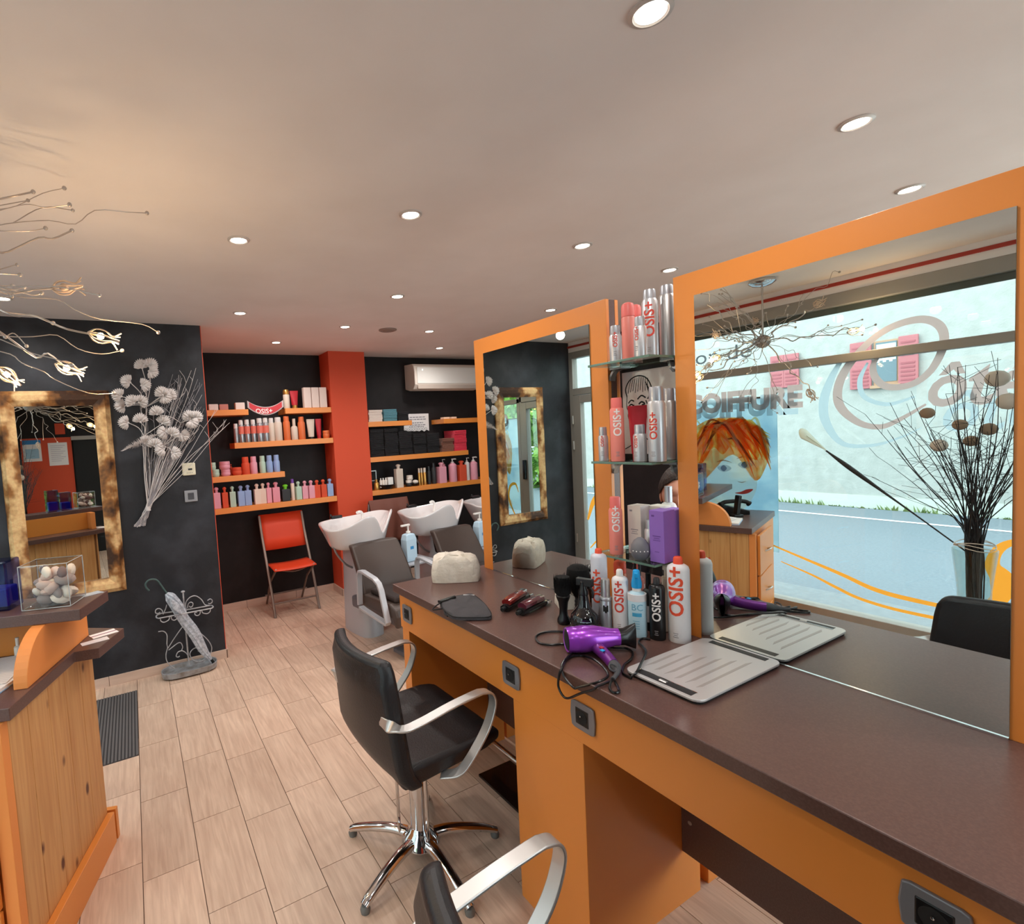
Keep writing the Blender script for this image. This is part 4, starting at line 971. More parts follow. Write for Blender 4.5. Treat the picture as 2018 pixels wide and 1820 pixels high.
def towel(x, y, z, w, d, h, m, label, group, first={}):
    key = (round(w,3), round(h,4), m)
    if key not in first:
        mb = MB(); n = 7
        for s in range(3):          # three folded layers, rounded at the front
            z0 = h*s/3; hh = h/3*0.96
            prof = [(-d/2+hh/2-hh/2*math.sin(a), z0+hh/2-hh/2*math.cos(a)) for a in [PI*k/n for k in range(n+1)]]+[(d/2, z0+hh), (d/2, z0)]
            q = 0.003*(1 if s == 1 else -1); M_ = Matrix(((0,0,1,0),(1,0,0,0),(0,1,0,0),(0,0,0,1)))
            mb.prism(prof, -w/2+abs(q), w/2-abs(q), 0, M_, smooth=True)
        first[key] = mb.mesh('towel', m)
    o = bpy.data.objects.new('folded_towel', first[key]); C.objects.link(o); o.location = (x+random.uniform(-.004,.004), y+random.uniform(-.006,.006), z); o.rotation_euler = (0,0,random.uniform(-.03,.03))
    o['_off'] = (0,0,0); o['_local'] = True
    tag(o, label, 'towel', group)
mat('towel_white', (226,214,206), 0.95, sheen=0.2); mat('towel_teal', (84,136,150), 0.95, sheen=0.2); mat('towel_black', (22,21,25), 0.95, sheen=0.1)
mat('towel_brown', (126,82,66), 0.95, sheen=0.2); mat('towel_red', (214,36,66), 0.95, sheen=0.3)
LV = ['bottom','second','third','fourth','fifth','sixth','seventh','topmost']
def stack(x, w, n, h, m, word, z, y=5.07, d=0.22):
    for i in range(n):
        lv = 'topmost' if i == n-1 else LV[i]+(' from bottom' if i else '')
        towel(x, y, z+h*i, w, d, h*0.985, m, 'folded %s, %s' % (word, lv), 'folded towels on the right shelves')
def right_shelves():
    z = ZS['R1']
    stack(2.290, 0.160, 5, 0.025, 'towel_white', 'white towel in the stack against the column', z)
    stack(2.462, 0.165, 4, 0.032, 'towel_teal', 'teal towel in the stack on the short top shelf', z)
    stack(2.622, 0.130, 3, 0.032, 'towel_black', 'black towel beside the teal stack on the short top shelf', z)
    pk = 'white packet lying on the shelf under the air conditioner, %s'
    for i, (x, w) in enumerate(((3.20,.075),(3.30,.07))):
        o = MB().box((x-w/2, 5.0, z), (x+w/2, 5.08, z+.022)).build('paper_packet', mat('packet', (236,208,186), 0.6), bevel=0.003); tag(o, pk % ('left one','right one')[i], 'packet', 'packets under the air conditioner')
    z = ZS['R2']
    for i, (x, n) in enumerate(((2.290,8),(2.460,8),(2.632,7),(2.806,6),(2.982,6))):
        stack(x, 0.160, n, 0.0365, 'towel_black', 'black towel in the %s black stack' % ('leftmost','second','third','fourth','rightmost')[i], z)
    stack(3.172, 0.16, 4, 0.038, 'towel_brown', 'brown towel in the stack beside the red one', z)
    stack(3.345, 0.17, 5, 0.047, 'towel_red', 'crimson towel in the stack at the shelf end', z)
    z = ZS['R3']; G = 'products on the lowest right shelf'
    F = thing('standing_picture', 'small silver picture frame at the column end of the lowest right shelf', 'frame', (2.275,5.08,z))
    MB().box((2.235,5.085,z+.09),(2.315,5.095,z+.205)).build('frame', 'satin', F, bevel=.002); MB().box((2.245,5.083,z+.10),(2.305,5.0855,z+.195)).build('picture', 'black_matte', F)
    MB().box((2.255,5.07,z),(2.295,5.11,z+.09)).build('stand', 'black_plastic', F)
    B = thing('dark_bowl', 'dark shallow bowl of small white bottles on the lowest right shelf', 'bowl', (2.385,4.995,z))
    MB().lathe([(0,0),(.05,0),(.092,.045),(.094,.052),(.086,.05),(.05,.012),(0,.010)], 24, T(2.385,4.995,z)).build('bowl', 'black_plastic', B)
    for i, x in enumerate((2.315,2.345,2.375)):
        place(container('round','small_bottle','offwhite','white_plastic',0.10,.0145,0.02), (x,4.985,z+.022), 'tiny white bottle standing in the dark bowl, %s' % ('leftmost','middle one','right beside the white carton')[i], 'bottle', G)
    place(container('box','product_box','white_plastic','white_plastic',0.10,.030), (2.425,4.99,z+.023), 'small white carton standing in the dark bowl', 'box', G)
    place(container('round','oil_bottle','gold','gold',0.115,.030,0.03), (2.262,4.985,z), 'amber bottle left of the dark bowl on the lowest right shelf', 'bottle', G)
    place(container('square','lotion_bottle','cream','cream',0.255,.043,0.05), (2.534,4.99,z), 'tall cream bottle standing alone on the lowest right shelf', 'bottle', G)
    place(container('jar','small_jar','charcoal','offwhite',0.07,.035), (2.655,4.99,z), 'dark jar with pale lid under a second jar, lowest right shelf', 'jar', G)
    place(container('jar','small_jar','offwhite','offwhite',0.052,.036), (2.668,4.99,z+.07), 'pale jar stacked on the dark jar, lowest right shelf', 'jar', G)
    D = thing('small_dish', 'small dark dish holding a pale puff on the lowest right shelf', 'dish', (2.732,4.99,z))
    MB().lathe([(0,0),(.03,0),(.048,.03),(.044,.03),(0,.008)], 18, T(2.732,4.99,z)).build('dish', 'black_plastic', D); MB().ball((2.735,4.99,z+.045), .036, 12, 0, (1,1,.62)).build('puff', 'offwhite', D)
    for i, (x, r) in enumerate(((2.790,.014),(2.822,.014),(2.861,.019))):
        place(container('can','gold_bottle','gold','cream',0.19,r,0.05), (x,4.99,z), 'slim gold bottle on the lowest right shelf, %s of three' % ('leftmost','middle','rightmost')[i], 'bottle', G)
    for i, (x, r, h) in enumerate(((2.922,.022,.20),(2.985,.028,.235))):
        place(container('can','black_bottle','charcoal','black_plastic',h,r,0.05), (x,5.0,z), 'black bottle beside the gold ones, %s' % ('left and shorter','right and taller')[i], 'bottle', G)
    for i, (x, c, w, k, y) in enumerate(((3.082,'pink','pink','square',4.99),(3.155,'rose','rose red','pump',5.07),(3.236,'pink','pink','pump',4.99),(3.357,'coral','coral red','square',4.99),(3.438,'clear_cap','clear','pump',4.99),(3.53,'pink','pink','pump',4.99))):
        place(container(k,'litre_bottle',c,'clear_cap' if k == 'pump' else c,0.235 if k == 'square' else 0.265,.050 if k == 'square' else (.030 if c in ('rose','clear_cap') else .048),0.05), (x,y,z),
              'large %s salon bottle%s, %s by the orange mirror' % (w, ' with pump' if k == 'pump' else '', nth(i)), 'bottle', G, rotz=PI)
right_shelves()
# ------------------------------------------------------------ reception desk at the left
DU, DV, DP = Vector((.3007,.9537,0)), Vector((-.9537,.3007,0)), Vector((-.2,2.42,0))
MD = Matrix(((DU.x, DV.x, 0, DP.x), (DU.y, DV.y, 0, DP.y), (0,0,1,0), (0,0,0,1)))   # desk frame: a along the panel, b to the left
def desk():
    D = thing('reception_desk', 'reception desk of knotty pine and orange boards with dark brown tops, left edge', 'desk', tuple(DP))
    def bx(nm, a0, a1, b0, b1, z0, z1, m, bev=0.0015, par=None):
        return MB().box((a0,b0,z0), (a1,b1,z1), 0, MD).build(nm, m, par or D, bevel=bev)
    core = bx('carcass', -.60, -.02, .032, .74, 0.02, .84, 'orange')
    ws = [.105,.125,.118,.120,.117]; a = -.585
    side = bx('side_panel', -.585, 0, .012, .031, 0.0, .842, mat('panel_back', (120, 78, 42), 0.7))
    for w in ws:
        bx('plank', a+.0006, a+w-.0006, 0, .014, 0.0, .8435, 'pine', 0.002, side); a += w
    front = bx('front_panel', -.018, .0, .033, .74, 0.0, .842, 'panel_back')
    b = .034
    for i in range(6):
        bx('plank', -.002, .012, b, b+.116, 0.0, .8435, 'pine', 0.002, front); b += .1175
    bx('kick_board', -.62, -.002, -.026, -.0005, 0.0, .128, 'orange', .0015)
    bx('kick_board', .0125, .035, -.026, .74, 0.0, .128, 'orange', .0015)
    bx('near_board', -.622, -.586, 0.0, .036, 0.0, .8435, 'orange_edge', .0015)
    for i, (z0, z1) in enumerate(((.02,.30),(.31,.56),(.57,.83))):
        d = bx('drawer', -.640, -.6235, .040, .44, z0, z1, 'orange', .002)
        P = smoothpath([(-.640,.20,(z0+z1)/2),(-.662,.21,(z0+z1)/2+.012),(-.668,.24,(z0+z1)/2+.016),(-.662,.27,(z0+z1)/2+.012),(-.640,.28,(z0+z1)/2)], 4)
        MB().tube(P, .005, 8, M=MD).build('drawer_handle', 'satin', d)
    z = .885
    def ab(x, y): r = Vector((x,y,0))-DP; return (r.dot(DU), r.dot(DV))
    low = [ab(-.3637,1.835), ab(-.2376,2.213), ab(-.160,2.201), ab(-.081,2.388), ab(-.2116,2.490)]
    low += [(low[-1][0]+.02, .76), (low[0][0], .76)]
    mb = MB(); mb.prism(low, z-.038, z, 0, MD); mb.build('worktop', 'wenge', D, bevel=.002)
    mb = MB(); mb.prism([(-.135,-.130),(-.353,-.120),(-.335,.76),(-.125,.76)], 1.042, 1.08, 0, MD); mb.build('upper_worktop', 'wenge', D, bevel=.002)
    # curved gusset between the two tops
    pts = [(-.486, z+.0005), (-.037, z+.0005), (-.037, 1.0415)]
    n = 12
    pts += [(-.33-.156*math.sin(PI/2*k/n), z+(1.0415-z)*math.cos(PI/2*k/n)) for k in range(n)]
    M2 = MD @ Matrix(((1,0,0,0),(0,0,1,0),(0,1,0,0),(0,0,0,1)))
    mb = MB(); mb.prism(pts, -.010, .030, 0, M2); mb.build('gusset', 'orange_edge', D, bevel=.002)
    bx('back_board', -.165, -.125, .031, .76, z, 1.0415, 'orange')
desk()
def onDesk(a, b, z): v = MD @ Vector((a, b, z)); return (v.x, v.y, v.z)

def desk_items():
    # pebbles cast in a clear block
    c = onDesk(-.248, .000, 1.0802)
    P = thing('pebble_block', 'clear glass block filled with pale pebbles on the desk top', 'vase', c, math.atan2(DU.y, DU.x), local=True)
    MB().box((-.062,-.075,.0),(.062,.075,.155)).build('glass_block', 'clear_glass', P, bevel=.008, seg=3)
    ed = MB()
    for x in (-.0615,.0615):
        for y in (-.0745,.0745): ed.tube([(x,y,.004),(x,y,.151)], .0014, 6)
    for z in (.003,.152):
        for x in (-.0615,.0615): ed.tube([(x,-.0745,z),(x,.0745,z)], .0014, 6)
        for y in (-.0745,.0745): ed.tube([(-.0615,y,z),(.0615,y,z)], .0014, 6)
    ed.build('glass_rim', mat('rim_glass', (214,222,224), .1, trans=.4), P)
    rr = random.Random(3)
    cols = [mat('pebble_pink', (214,184,170), .5), mat('pebble_cream', (232,216,200), .5), mat('pebble_grey', (150,132,126), .5), mat('pebble_brown', (110,84,80), .5)]
    for k in range(40):
        r = rr.uniform(.017,.028); p = (rr.uniform(-.036,.036), rr.uniform(-.050,.050), .022+.106*(k/40))
        M_ = T(*p) @ Matrix.Rotation(rr.uniform(0,3), 4, Vector((rr.random(),rr.random(),rr.random())).normalized())
        MB().ball((0,0,0), r, 10, 0, (1.25,.9,.6), M_).build('pebble', cols[k % 4], P)
    for i, (b, a, h) in enumerate(((.170,-.235,.17),(.275,-.225,.20))):
        c = onDesk(a, b, 1.0802)
        V = thing('blue_glass_block', 'blue glass block vase at the left edge, %s' % ('beside the pebble block','at the frame edge behind the other'  )[i], 'vase', c, math.atan2(DU.y, DU.x), local=True)
        MB().box((-.045,-.045,0),(.045,.045,h)).build('glass_block', 'blue_glass', V, bevel=.006)
        MB().box((-.036,-.036,.012),(.036,.036,h*.45)).build('blue_filling', mat('blue_gel', (44,48,150), .3, trans=.3), V, bevel=.006)
    w = onDesk(-.165, -.085, 1.0802); o = MB().prism([(-.03,-.02),(.035,-.02),(.03,.025),(-.03,.02)], 0, .0012, 0, T(*w) @ RZ(.4)).build('glass_coaster', mat('coaster', (176,186,200), .15)); tag(o, 'pale grey card lying beside the pebble block', 'card')
    B = place(container('round','small_spray_bottle','offwhite','white_plastic',.075,.0125,.028), onDesk(-.200,.155,.8852), 'small white bottle standing on the lower desk top', 'bottle')
    # papers and blue folder
    F = thing('blue_folder', 'pale blue folder holding loose sheets on the lower desk top', 'folder', onDesk(-.375,.155,.8852), math.atan2(DU.y, DU.x)-.1, local=True)
    MB().box((-.135,-.105,0),(.135,.12,.003)).build('cover', mat('folder_blue', (150,186,224), .4), F)
    MB().box((-.133,-.103,.003),(.133,.12,.012)).build('sheets', 'paper', F)
    sh = thing('ruled_sheets', 'loose ruled white sheets on top of the blue folder', 'paper', onDesk(-.335,.165,.8985), math.atan2(DU.y, DU.x)+.12, local=True)
    mb = MB(); mb.grid(lambda u, v: (-.13+.25*u, -.085+.18*v, .001+.006*math.sin(u*5)*v*v+.004*v), 10, 8); mb.build('sheet', 'paper', sh)
    ln = MB()
    for k in range(16): ln.grid(lambda u, v, k=k: (-.115+.0145*k+.0016*u, -.080+.17*v, .0017+.006*math.sin((.015+.0145*k)/.25*5)*v*v+.004*v), 2, 6)
    ln.build('ruled_lines', mat('rule', (186,180,190), .8), sh)
    c = onDesk(-.042,-.066,.8852); cc = thing('appointment_card', 'white and plum appointment card on the tip of the lower desk top', 'card', c, .35, local=True)
    MB().prism([(-.045,-.028),(.045,-.028),(.045,.028),(-.045,.028)], 0, .0015).build('card', 'paper', cc)
    MB().box((-.045,-.004,.0015),(.045,.003,.002)).build('plum_stripe', mat('plum', (130,70,96), .6), cc)
    c = onDesk(-.118,-.062,.8852); o = MB().prism([(-.045,-.018),(.045,-.022),(.045,.02),(-.045,.018)], 0, .0012, 0, T(*c) @ RZ(.25)).build('loose_card', 'paper'); tag(o, 'plain pale card lying next to the plum-striped card', 'card')
    # telephone and card reader, seen in the big mirror
    c = onDesk(-.38,.52,.8855); p = thing('telephone', 'black desk telephone reflected beside the orange gusset in the large mirror', 'telephone', c, 2.2, local=True)
    mb = MB(); M_ = Matrix(((0,0,1,0),(1,0,0,0),(0,1,0,0),(0,0,0,1))); mb.prism([(-.09,0),(.09,0),(.09,.03),(-.06,.07),(-.09,.06)], -.08, .08, 0, M_); mb.build('body', 'black_plastic', p, bevel=.006)
    P = smoothpath([(-.05,-.10,.075),(-.05,-.07,.095),(-.05,0,.10),(-.05,.07,.095),(-.05,.10,.075)], 4); MB().tube(P, [.020]*2+[.015]*(len(P)-4)+[.020]*2, 10).build('handset', 'black_matte', p)
    c = onDesk(-.44,.36,.8855); p = thing('cordless_phone', 'slim black cordless handset standing in its cradle on the desk', 'telephone', c, .4, local=True)
    MB().box((-.035,-.035,0),(.035,.035,.025)).build('cradle', 'black_plastic', p, bevel=.006); MB().box((-.012,-.022,.02),(.012,.022,.16), M=RY(-.15)).build('handset', 'black_plastic', p, bevel=.006)
desk_items()

# ------------------------------------------------------------ recess wall: gilt mirror, dried bouquet, controls
def gilt_mirror():
    G = thing('gilt_mirror', 'rectangular mirror in a wide burnt gold frame on the dark wall', 'mirror', (-.40, YL, .65))
    x0, x1, z0, z1 = -.715, -.098, .650, 2.017; w = .097
    def bar(p, q, along):  # mitred moulding
        mb = MB(); prof = [(0,0),(0,.022),(.03,.040),(.06,.036),(.082,.022),(w,.010),(w,0)]
        vs = []
        for (t, h) in prof:
            if along == 'x':
                s = 1 if p[1] < q[1] else -1
                vs += [(p[0]+t, YL-h-.002, p[1]+s*t), (q[0]-t, YL-h-.002, p[1]+s*t)]
        return mb
    prof = [(0,.002),(0,.020),(.028,.044),(.06,.042),(.085,.034),(w,.030),(w,.002)]
    cor = [(x0,z0,1,1),(x1,z0,-1,1),(x1,z1,-1,-1),(x0,z1,1,-1)]
    for i in range(4):
        a, b = cor[i], cor[(i+1) % 4]; mb = MB(); vs = []
        for t, h in prof: vs += [(a[0]+a[2]*t, YL-h, a[1]+a[3]*t), (b[0]+b[2]*t, YL-h, b[1]+b[3]*t)]
        n = len(prof); mb.add(vs, [(2*k, 2*k+1, 2*k+3, 2*k+2) for k in range(n-1)]+[(2*n-2, 2*n-1, 1, 0)], 0, False)
        mb.build('frame_rail', 'gilt', G)
    MB().add([(x0+w-.003,YL-.0255,z0+w-.003),(x1-w+.003,YL-.0075,z0+w-.003),(x1-w+.003,YL-.0075,z1-w+.003),(x0+w-.003,YL-.0255,z1-w+.003)], [(0,1,2,3)]).build('mirror_glass', 'mirror', G)
gilt_mirror()

def bouquet():
    B = thing('dried_bouquet', 'bunch of white dried twigs and fan-shaped seed heads fixed to the dark wall', 'bouquet', (.07, YL, 1.18))
    white = mat('dried_white', (206,198,196), .8); grey = mat('dried_grey', (150,146,150), .8)
    rr = random.Random(21); tie = Vector((.075, 4.035, 1.195))
    for k in range(60):
        e = Vector((rr.uniform(.08,.50) if k < 30 else rr.uniform(.28,.50), 0, rr.uniform(1.65,2.17))); e.y = 4.045-rr.uniform(.0,.04)
        if k < 6: e = Vector(((.642,.634,.663,.588,.460,.343)[k], 4.02, (1.795,1.744,1.77,1.874,2.17,2.12)[k]))
        tail = Vector((rr.uniform(-.02,.055), 4.045, rr.uniform(1.072,1.095)))
        L_ = e-tie; mid = tie+L_*.5+Vector((rr.uniform(-.045,.02), -.006, rr.uniform(-.02,.02)))
        q = tie+L_*.8+Vector((rr.uniform(-.02,.02), 0, rr.uniform(-.015,.015)))
        P = smoothpath([tail, tie+Vector((rr.uniform(-.012,.012), rr.uniform(-.012,.008), rr.uniform(-.02,.02))), mid, q, e], 4)
        m = MB().tube(P, [.0024-.0014*i/len(P) for i in range(len(P))], 5)
        for s in range(2):
            a = P[int(len(P)*(.72+.12*s))]; d = Vector((rr.uniform(-.05,.07), 0, rr.uniform(.03,.09))); m.tube([a, a+d*.5+Vector((.008,0,0)), a+d], .0011, 4)
        m.build('twig', white if k < 6 or k % 3 == 0 else grey, B)
    heads = [(0.109,2.195,100),(0.177,2.2,60),(0.185,2.128,-20),(0.004,2.077,160),(0.133,2.048,10),(-0.053,1.985,150),(-0.044,1.907,180),(-0.031,1.796,175),(0.025,1.948,130),(0.105,1.943,30),(0.076,1.828,90),
             (0.215,2.007,110),(0.284,1.992,50),(0.254,1.948,-40),(0.175,1.876,100),(0.226,1.808,60),(0.195,1.713,190),(0.277,1.724,60),(0.379,1.84,110),(0.442,1.831,50),(0.408,1.764,-60),(0.35,1.683,-30),(0.173,1.596,190),(0.285,1.567,-10),(0.115,1.67,40),(0.16,1.655,70)]
    hub = [Vector((.09,4.02,1.70)), Vector((.20,4.02,1.62)), Vector((.12,4.02,1.90)), Vector((.33,4.02,1.78))]
    for k, (x, z, ang) in enumerate(heads):
        a0 = math.radians(ang); base = Vector((x-.033*math.cos(a0), 4.0-.012*(k % 3), z-.033*math.sin(a0))); mb = MB()
        for j in range(13):
            t = (j-6)/6; a = a0+t*1.35; L_ = .068*(1-.22*abs(t)); d = Vector((math.cos(a), -.28+.12*abs(t)+.05*(j % 2), math.sin(a))).normalized(); s = Vector((-math.sin(a), 0, math.cos(a)))
            w = .0085; off = Vector((0, -.0012*(j % 3), 0))
            mb.add([base+off, base+d*L_*.45+s*w+off, base+d*L_*.85+s*w*.6+off, base+d*L_+off, base+d*L_*.85-s*w*.6+off, base+d*L_*.45-s*w+off], [(0,1,2,3,4,5)])
        mb.ball(base, .007, 6)
        mb.build('seed_head', white, B, solid=.0015)
        h = min(hub, key=lambda p: (p-base).length+(.3 if p.z > base.z else 0))
        P = smoothpath([h, h.lerp(base, .5)+Vector((.015, -.004, .01)), base], 4); MB().tube(P, .0026, 5).build('stem', white, B)
    for h in hub: MB().tube(smoothpath([tie, tie.lerp(h, .5)+Vector((-.01,-.01,0)), h], 5), .003, 5).build('stem', white, B)
    # feathery plume on the left
    pl = MB(); a, b = Vector((.17, 3.99, 1.70)), Vector((-.045, 3.985, 1.605))
    for k in range(260):
        t = rr.random(); c = a.lerp(b, t); w = .034*math.sin(PI*min(1, t*.9+.12)); ang = rr.uniform(0, 2*PI)
        tip = c+Vector((-.016+w*math.cos(ang)*.5, w*math.cos(ang)*.9, w*math.sin(ang))); s = Vector((.0016, 0, .0016)); pl.add([c-s, tip, c+s], [(0,1,2)])
    o = pl.build('plume', white, B); o['kind'] = 'stuff'
    MB().tube([Vector((.077,4.03,1.18)), Vector((.077,4.03,1.21))], .016, 10).build('tie', white, B)
bouquet()

def wall_controls():
    t = thing('thermostat', 'cream thermostat with small display on the dark wall', 'thermostat', (.36, YL, 1.445))
    MB().box((.315,YL-.022,1.402),(.405,YL-.001,1.492)).build('casing', mat('cream_plastic', (226,220,196), .4), t, bevel=.008, seg=3)
    MB().box((.355,YL-.0235,1.440),(.382,YL-.0215,1.452)).build('display', 'charcoal', t)
    for k in range(4): MB().box((.345+.011*k,YL-.0235,1.418),(.350+.011*k,YL-.0215,1.422)).build('button', 'dark_grey', t)
    t = thing('light_switch', 'grey light switch below the cream thermostat', 'switch', (.36, YL, 1.25))
    MB().box((.317,YL-.010,1.208),(.404,YL-.001,1.292)).build('plate', mat('switch_grey', (150,150,154), .35, .3), t, bevel=.006, seg=3)
    MB().box((.340,YL-.014,1.226),(.381,YL-.009,1.274)).build('rocker', mat('switch_dark', (66,66,72), .4), t, bevel=.003)
wall_controls()

def mat_well():
    t = thing('entrance_mat', 'ribbed dark grey entrance mat let into the tiled floor', 'mat', (-.19, 3.455, 0))
    MB().box((-.93,3.035,-.008),(-.088,3.878,.001)).build('backing', mat('mat_dark', (62,60,62), .9), t)
    r = MB(); x = -.925
    while x < -.095: r.box((x,3.038,.0005),(x+.009,3.875,.0045)); x += .0165
    o = r.build('ribs', mat('mat_rib', (98,94,94), .95), t); o['kind'] = 'stuff'
mat_well()

# ------------------------------------------------------------ umbrella stand and umbrella
def umbrella_stand():
    S = thing('umbrella_stand', 'grey wrought iron umbrella stand with scrolls and an oval tray', 'umbrella stand', (.25, 3.94, 0))
    iron = mat('painted_iron', (186,186,190), .55, .2, noise=((150,150,156), 30, 4, .4, .7, U1))
    tray = mat('tray_zinc', (164,168,174), .5, .2, noise=((128,124,120), 25, 4, .35, .7, U1))
    n = 28; cx, cy = .25, 3.96
    def oval(rx, ry): 
        out = []
        for k in range(n):
            a = 2*PI*k/n; c, s = math.cos(a), math.sin(a); e = .6
            out.append((cx+rx*math.copysign(abs(c)**e, c), cy+ry*math.copysign(abs(s)**.8, s)))
        return out
    o1, o0, i1, i0 = oval(.185,.095), oval(.180,.090), oval(.178,.088), oval(.170,.080); mb = MB()
    rows = [(o0,.012),(o1,.050),(i1,.050),(i0,.022)]; vs = [(p[0],p[1],z) for r, z in rows for p in r]; fs = []
    for r in range(3):
        for k in range(n): fs.append((r*n+k, r*n+(k+1) % n, (r+1)*n+(k+1) % n, (r+1)*n+k))
    fs += [list(range(3*n,4*n)), list(range(n))[::-1]]; mb.add(vs, fs, 0, True)
    for (dx, dy) in ((-.12,-.06),(.12,-.06),(.12,.06),(-.12,.06)): mb.ball((cx+dx,cy+dy,.008), .010, 8)
    mb.build('tray', tray, S)
    def wire(pts, y, r=.0035, nm='scroll'): MB().tube(smoothpath([(p[0], y, p[1]) for p in pts], 5), r, 6).build(nm, iron, S)
    wire([(.092,.482),(.078,.476),(.063,.484),(.068,.505),(.088,.508),(.104,.492),(.106,.478)][::-1]+[], 3.93)
    wire([(.404,.480),(.412,.474),(.428,.480),(.431,.496),(.418,.508),(.400,.500)], 3.93)
    wire([(.109,.455),(.129,.492),(.137,.517)], 3.96); wire([(.26,.443),(.258,.499),(.288,.535),(.327,.539),(.363,.506),(.385,.462),(.415,.450)], 3.97)
    wire([(.28,.475),(.286,.465),(.300,.468),(.306,.488),(.292,.500),(.275,.490),(.268,.462)], 3.97)
    wire([(.078,.448),(.12,.448),(.42,.446)], 3.905, .0045, 'rail'); wire([(.10,.452),(.26,.443),(.424,.440)], 4.0, .0045, 'rail')
    MB().tube(smoothpath([(.42,3.905,.446),(.434,3.93,.445),(.434,3.975,.442),(.424,4.0,.440)],4), .0045, 6).build('rail', iron, S)
    MB().tube(smoothpath([(.078,3.905,.448),(.066,3.93,.45),(.07,3.975,.452),(.10,4.0,.452)],4), .0045, 6).build('rail', iron, S)
    for sx in (0, 1):
        f = (lambda x: .50-x) if sx else (lambda x: x)
        wire([(f(.088),.445),(f(.092),.425),(f(.112),.414),(f(.140),.425),(f(.146),.445)], 3.905); wire([(f(.155),.445),(f(.160),.422),(f(.176),.414),(f(.192),.424),(f(.190),.440),(f(.178),.436)], 3.905)
    wire([(.248,.045),(.246,.18),(.247,.44),(.248,.575)], 3.98, .006, 'post'); MB().ball((.248,3.98,.583), .014, 10, 0, (1,1,.6)).build('finial', iron, S)
    wire([(.07,.337),(.102,.332),(.122,.301),(.117,.238),(.119,.21),(.106,.168),(.106,.121),(.127,.079),(.155,.05)], 3.97)
    wire([(.226,.337),(.17,.27),(.121,.205)], 3.97); wire([(.124,.191),(.195,.228),(.215,.195),(.207,.169)], 3.97)
    wire([(.34,.260),(.378,.21),(.402,.16),(.404,.12),(.38,.07),(.345,.05)], 3.97)
    wire([(.191,.131),(.180,.126),(.169,.137),(.183,.162),(.213,.163),(.240,.132),(.246,.10)], 3.97); wire([(.312,.134),(.322,.140),(.318,.162),(.28,.158),(.258,.127),(.275,.08),(.31,.060),(.345,.062),(.368,.080)], 3.97)
    U = thing('closed_umbrella', 'folded pale grey patterned umbrella leaning in the iron stand', 'umbrella', (.40, 3.95, .03))
    cloth = mat('umbrella_cloth', (196,202,212), .8, noise=((160,166,178), 60, 3, .4, .6, U1))
    def Y(t): return 3.945-.02*t
    axis = [(.402,.035),(.386,.068),(.34,.16),(.295,.284),(.233,.405),(.205,.484),(.165,.565),(.141,.600)]; P = smoothpath([(p[0], 3.945, p[1]) for p in axis], 5); n = len(P); mb = MB(); seg = 16
    rad = [.008,.012,.026,.034,.030,.034,.032,.010]
    rings = []; 
    for i, p in enumerate(P):
        t = i/(n-1)*(len(rad)-1); k = min(int(t), len(rad)-2); r = rad[k]+(rad[k+1]-rad[k])*(t-k)
        d = (P[min(i+1,n-1)]-P[max(i-1,0)]).normalized(); s = d.cross(Vector((0,1,0))).normalized(); u = Vector((0,1,0)); ring = []
        for j in range(seg):
            a = 2*PI*j/seg+t*.25; rr_ = r*(1+(.22 if j % 2 else -.14)); v = p+s*math.cos(a)*rr_+u*math.sin(a)*rr_*.8; ring.append(len(mb.v)); mb.v.append(v)
        rings.append(ring)
    for i in range(n-1):
        for j in range(seg): mb.f.append([rings[i][j], rings[i][(j+1) % seg], rings[i+1][(j+1) % seg], rings[i+1][j]]); mb.m.append(0); mb.sm.append(False)
    mb.f.append(rings[0]); mb.m.append(0); mb.sm.append(False); mb.f.append(rings[-1]); mb.m.append(0); mb.sm.append(False)
    mb.build('canopy', cloth, U)
    fl = MB(); fl.grid(lambda u, v: (.150+.062*u+.012*v, 3.905-.010*math.sin(u*3), .590-.02*u-.085*v-.045*u), 5, 6); fl.build('loose_flap', cloth, U, solid=.003)
    MB().tube([(.414,3.945,.020),(.392,3.945,.062)], .011, 10).build('tip', 'black_matte', U)
    MB().tube(smoothpath([(.037,3.945,.640),(.022,3.945,.663),(.018,3.945,.690),(.039,3.945,.712),(.071,3.945,.713),(.097,3.945,.693),(.146,3.945,.595)],5), .006, 8).build('crook_handle', mat('handle_green', (66,88,86), .4), U)
umbrella_stand()

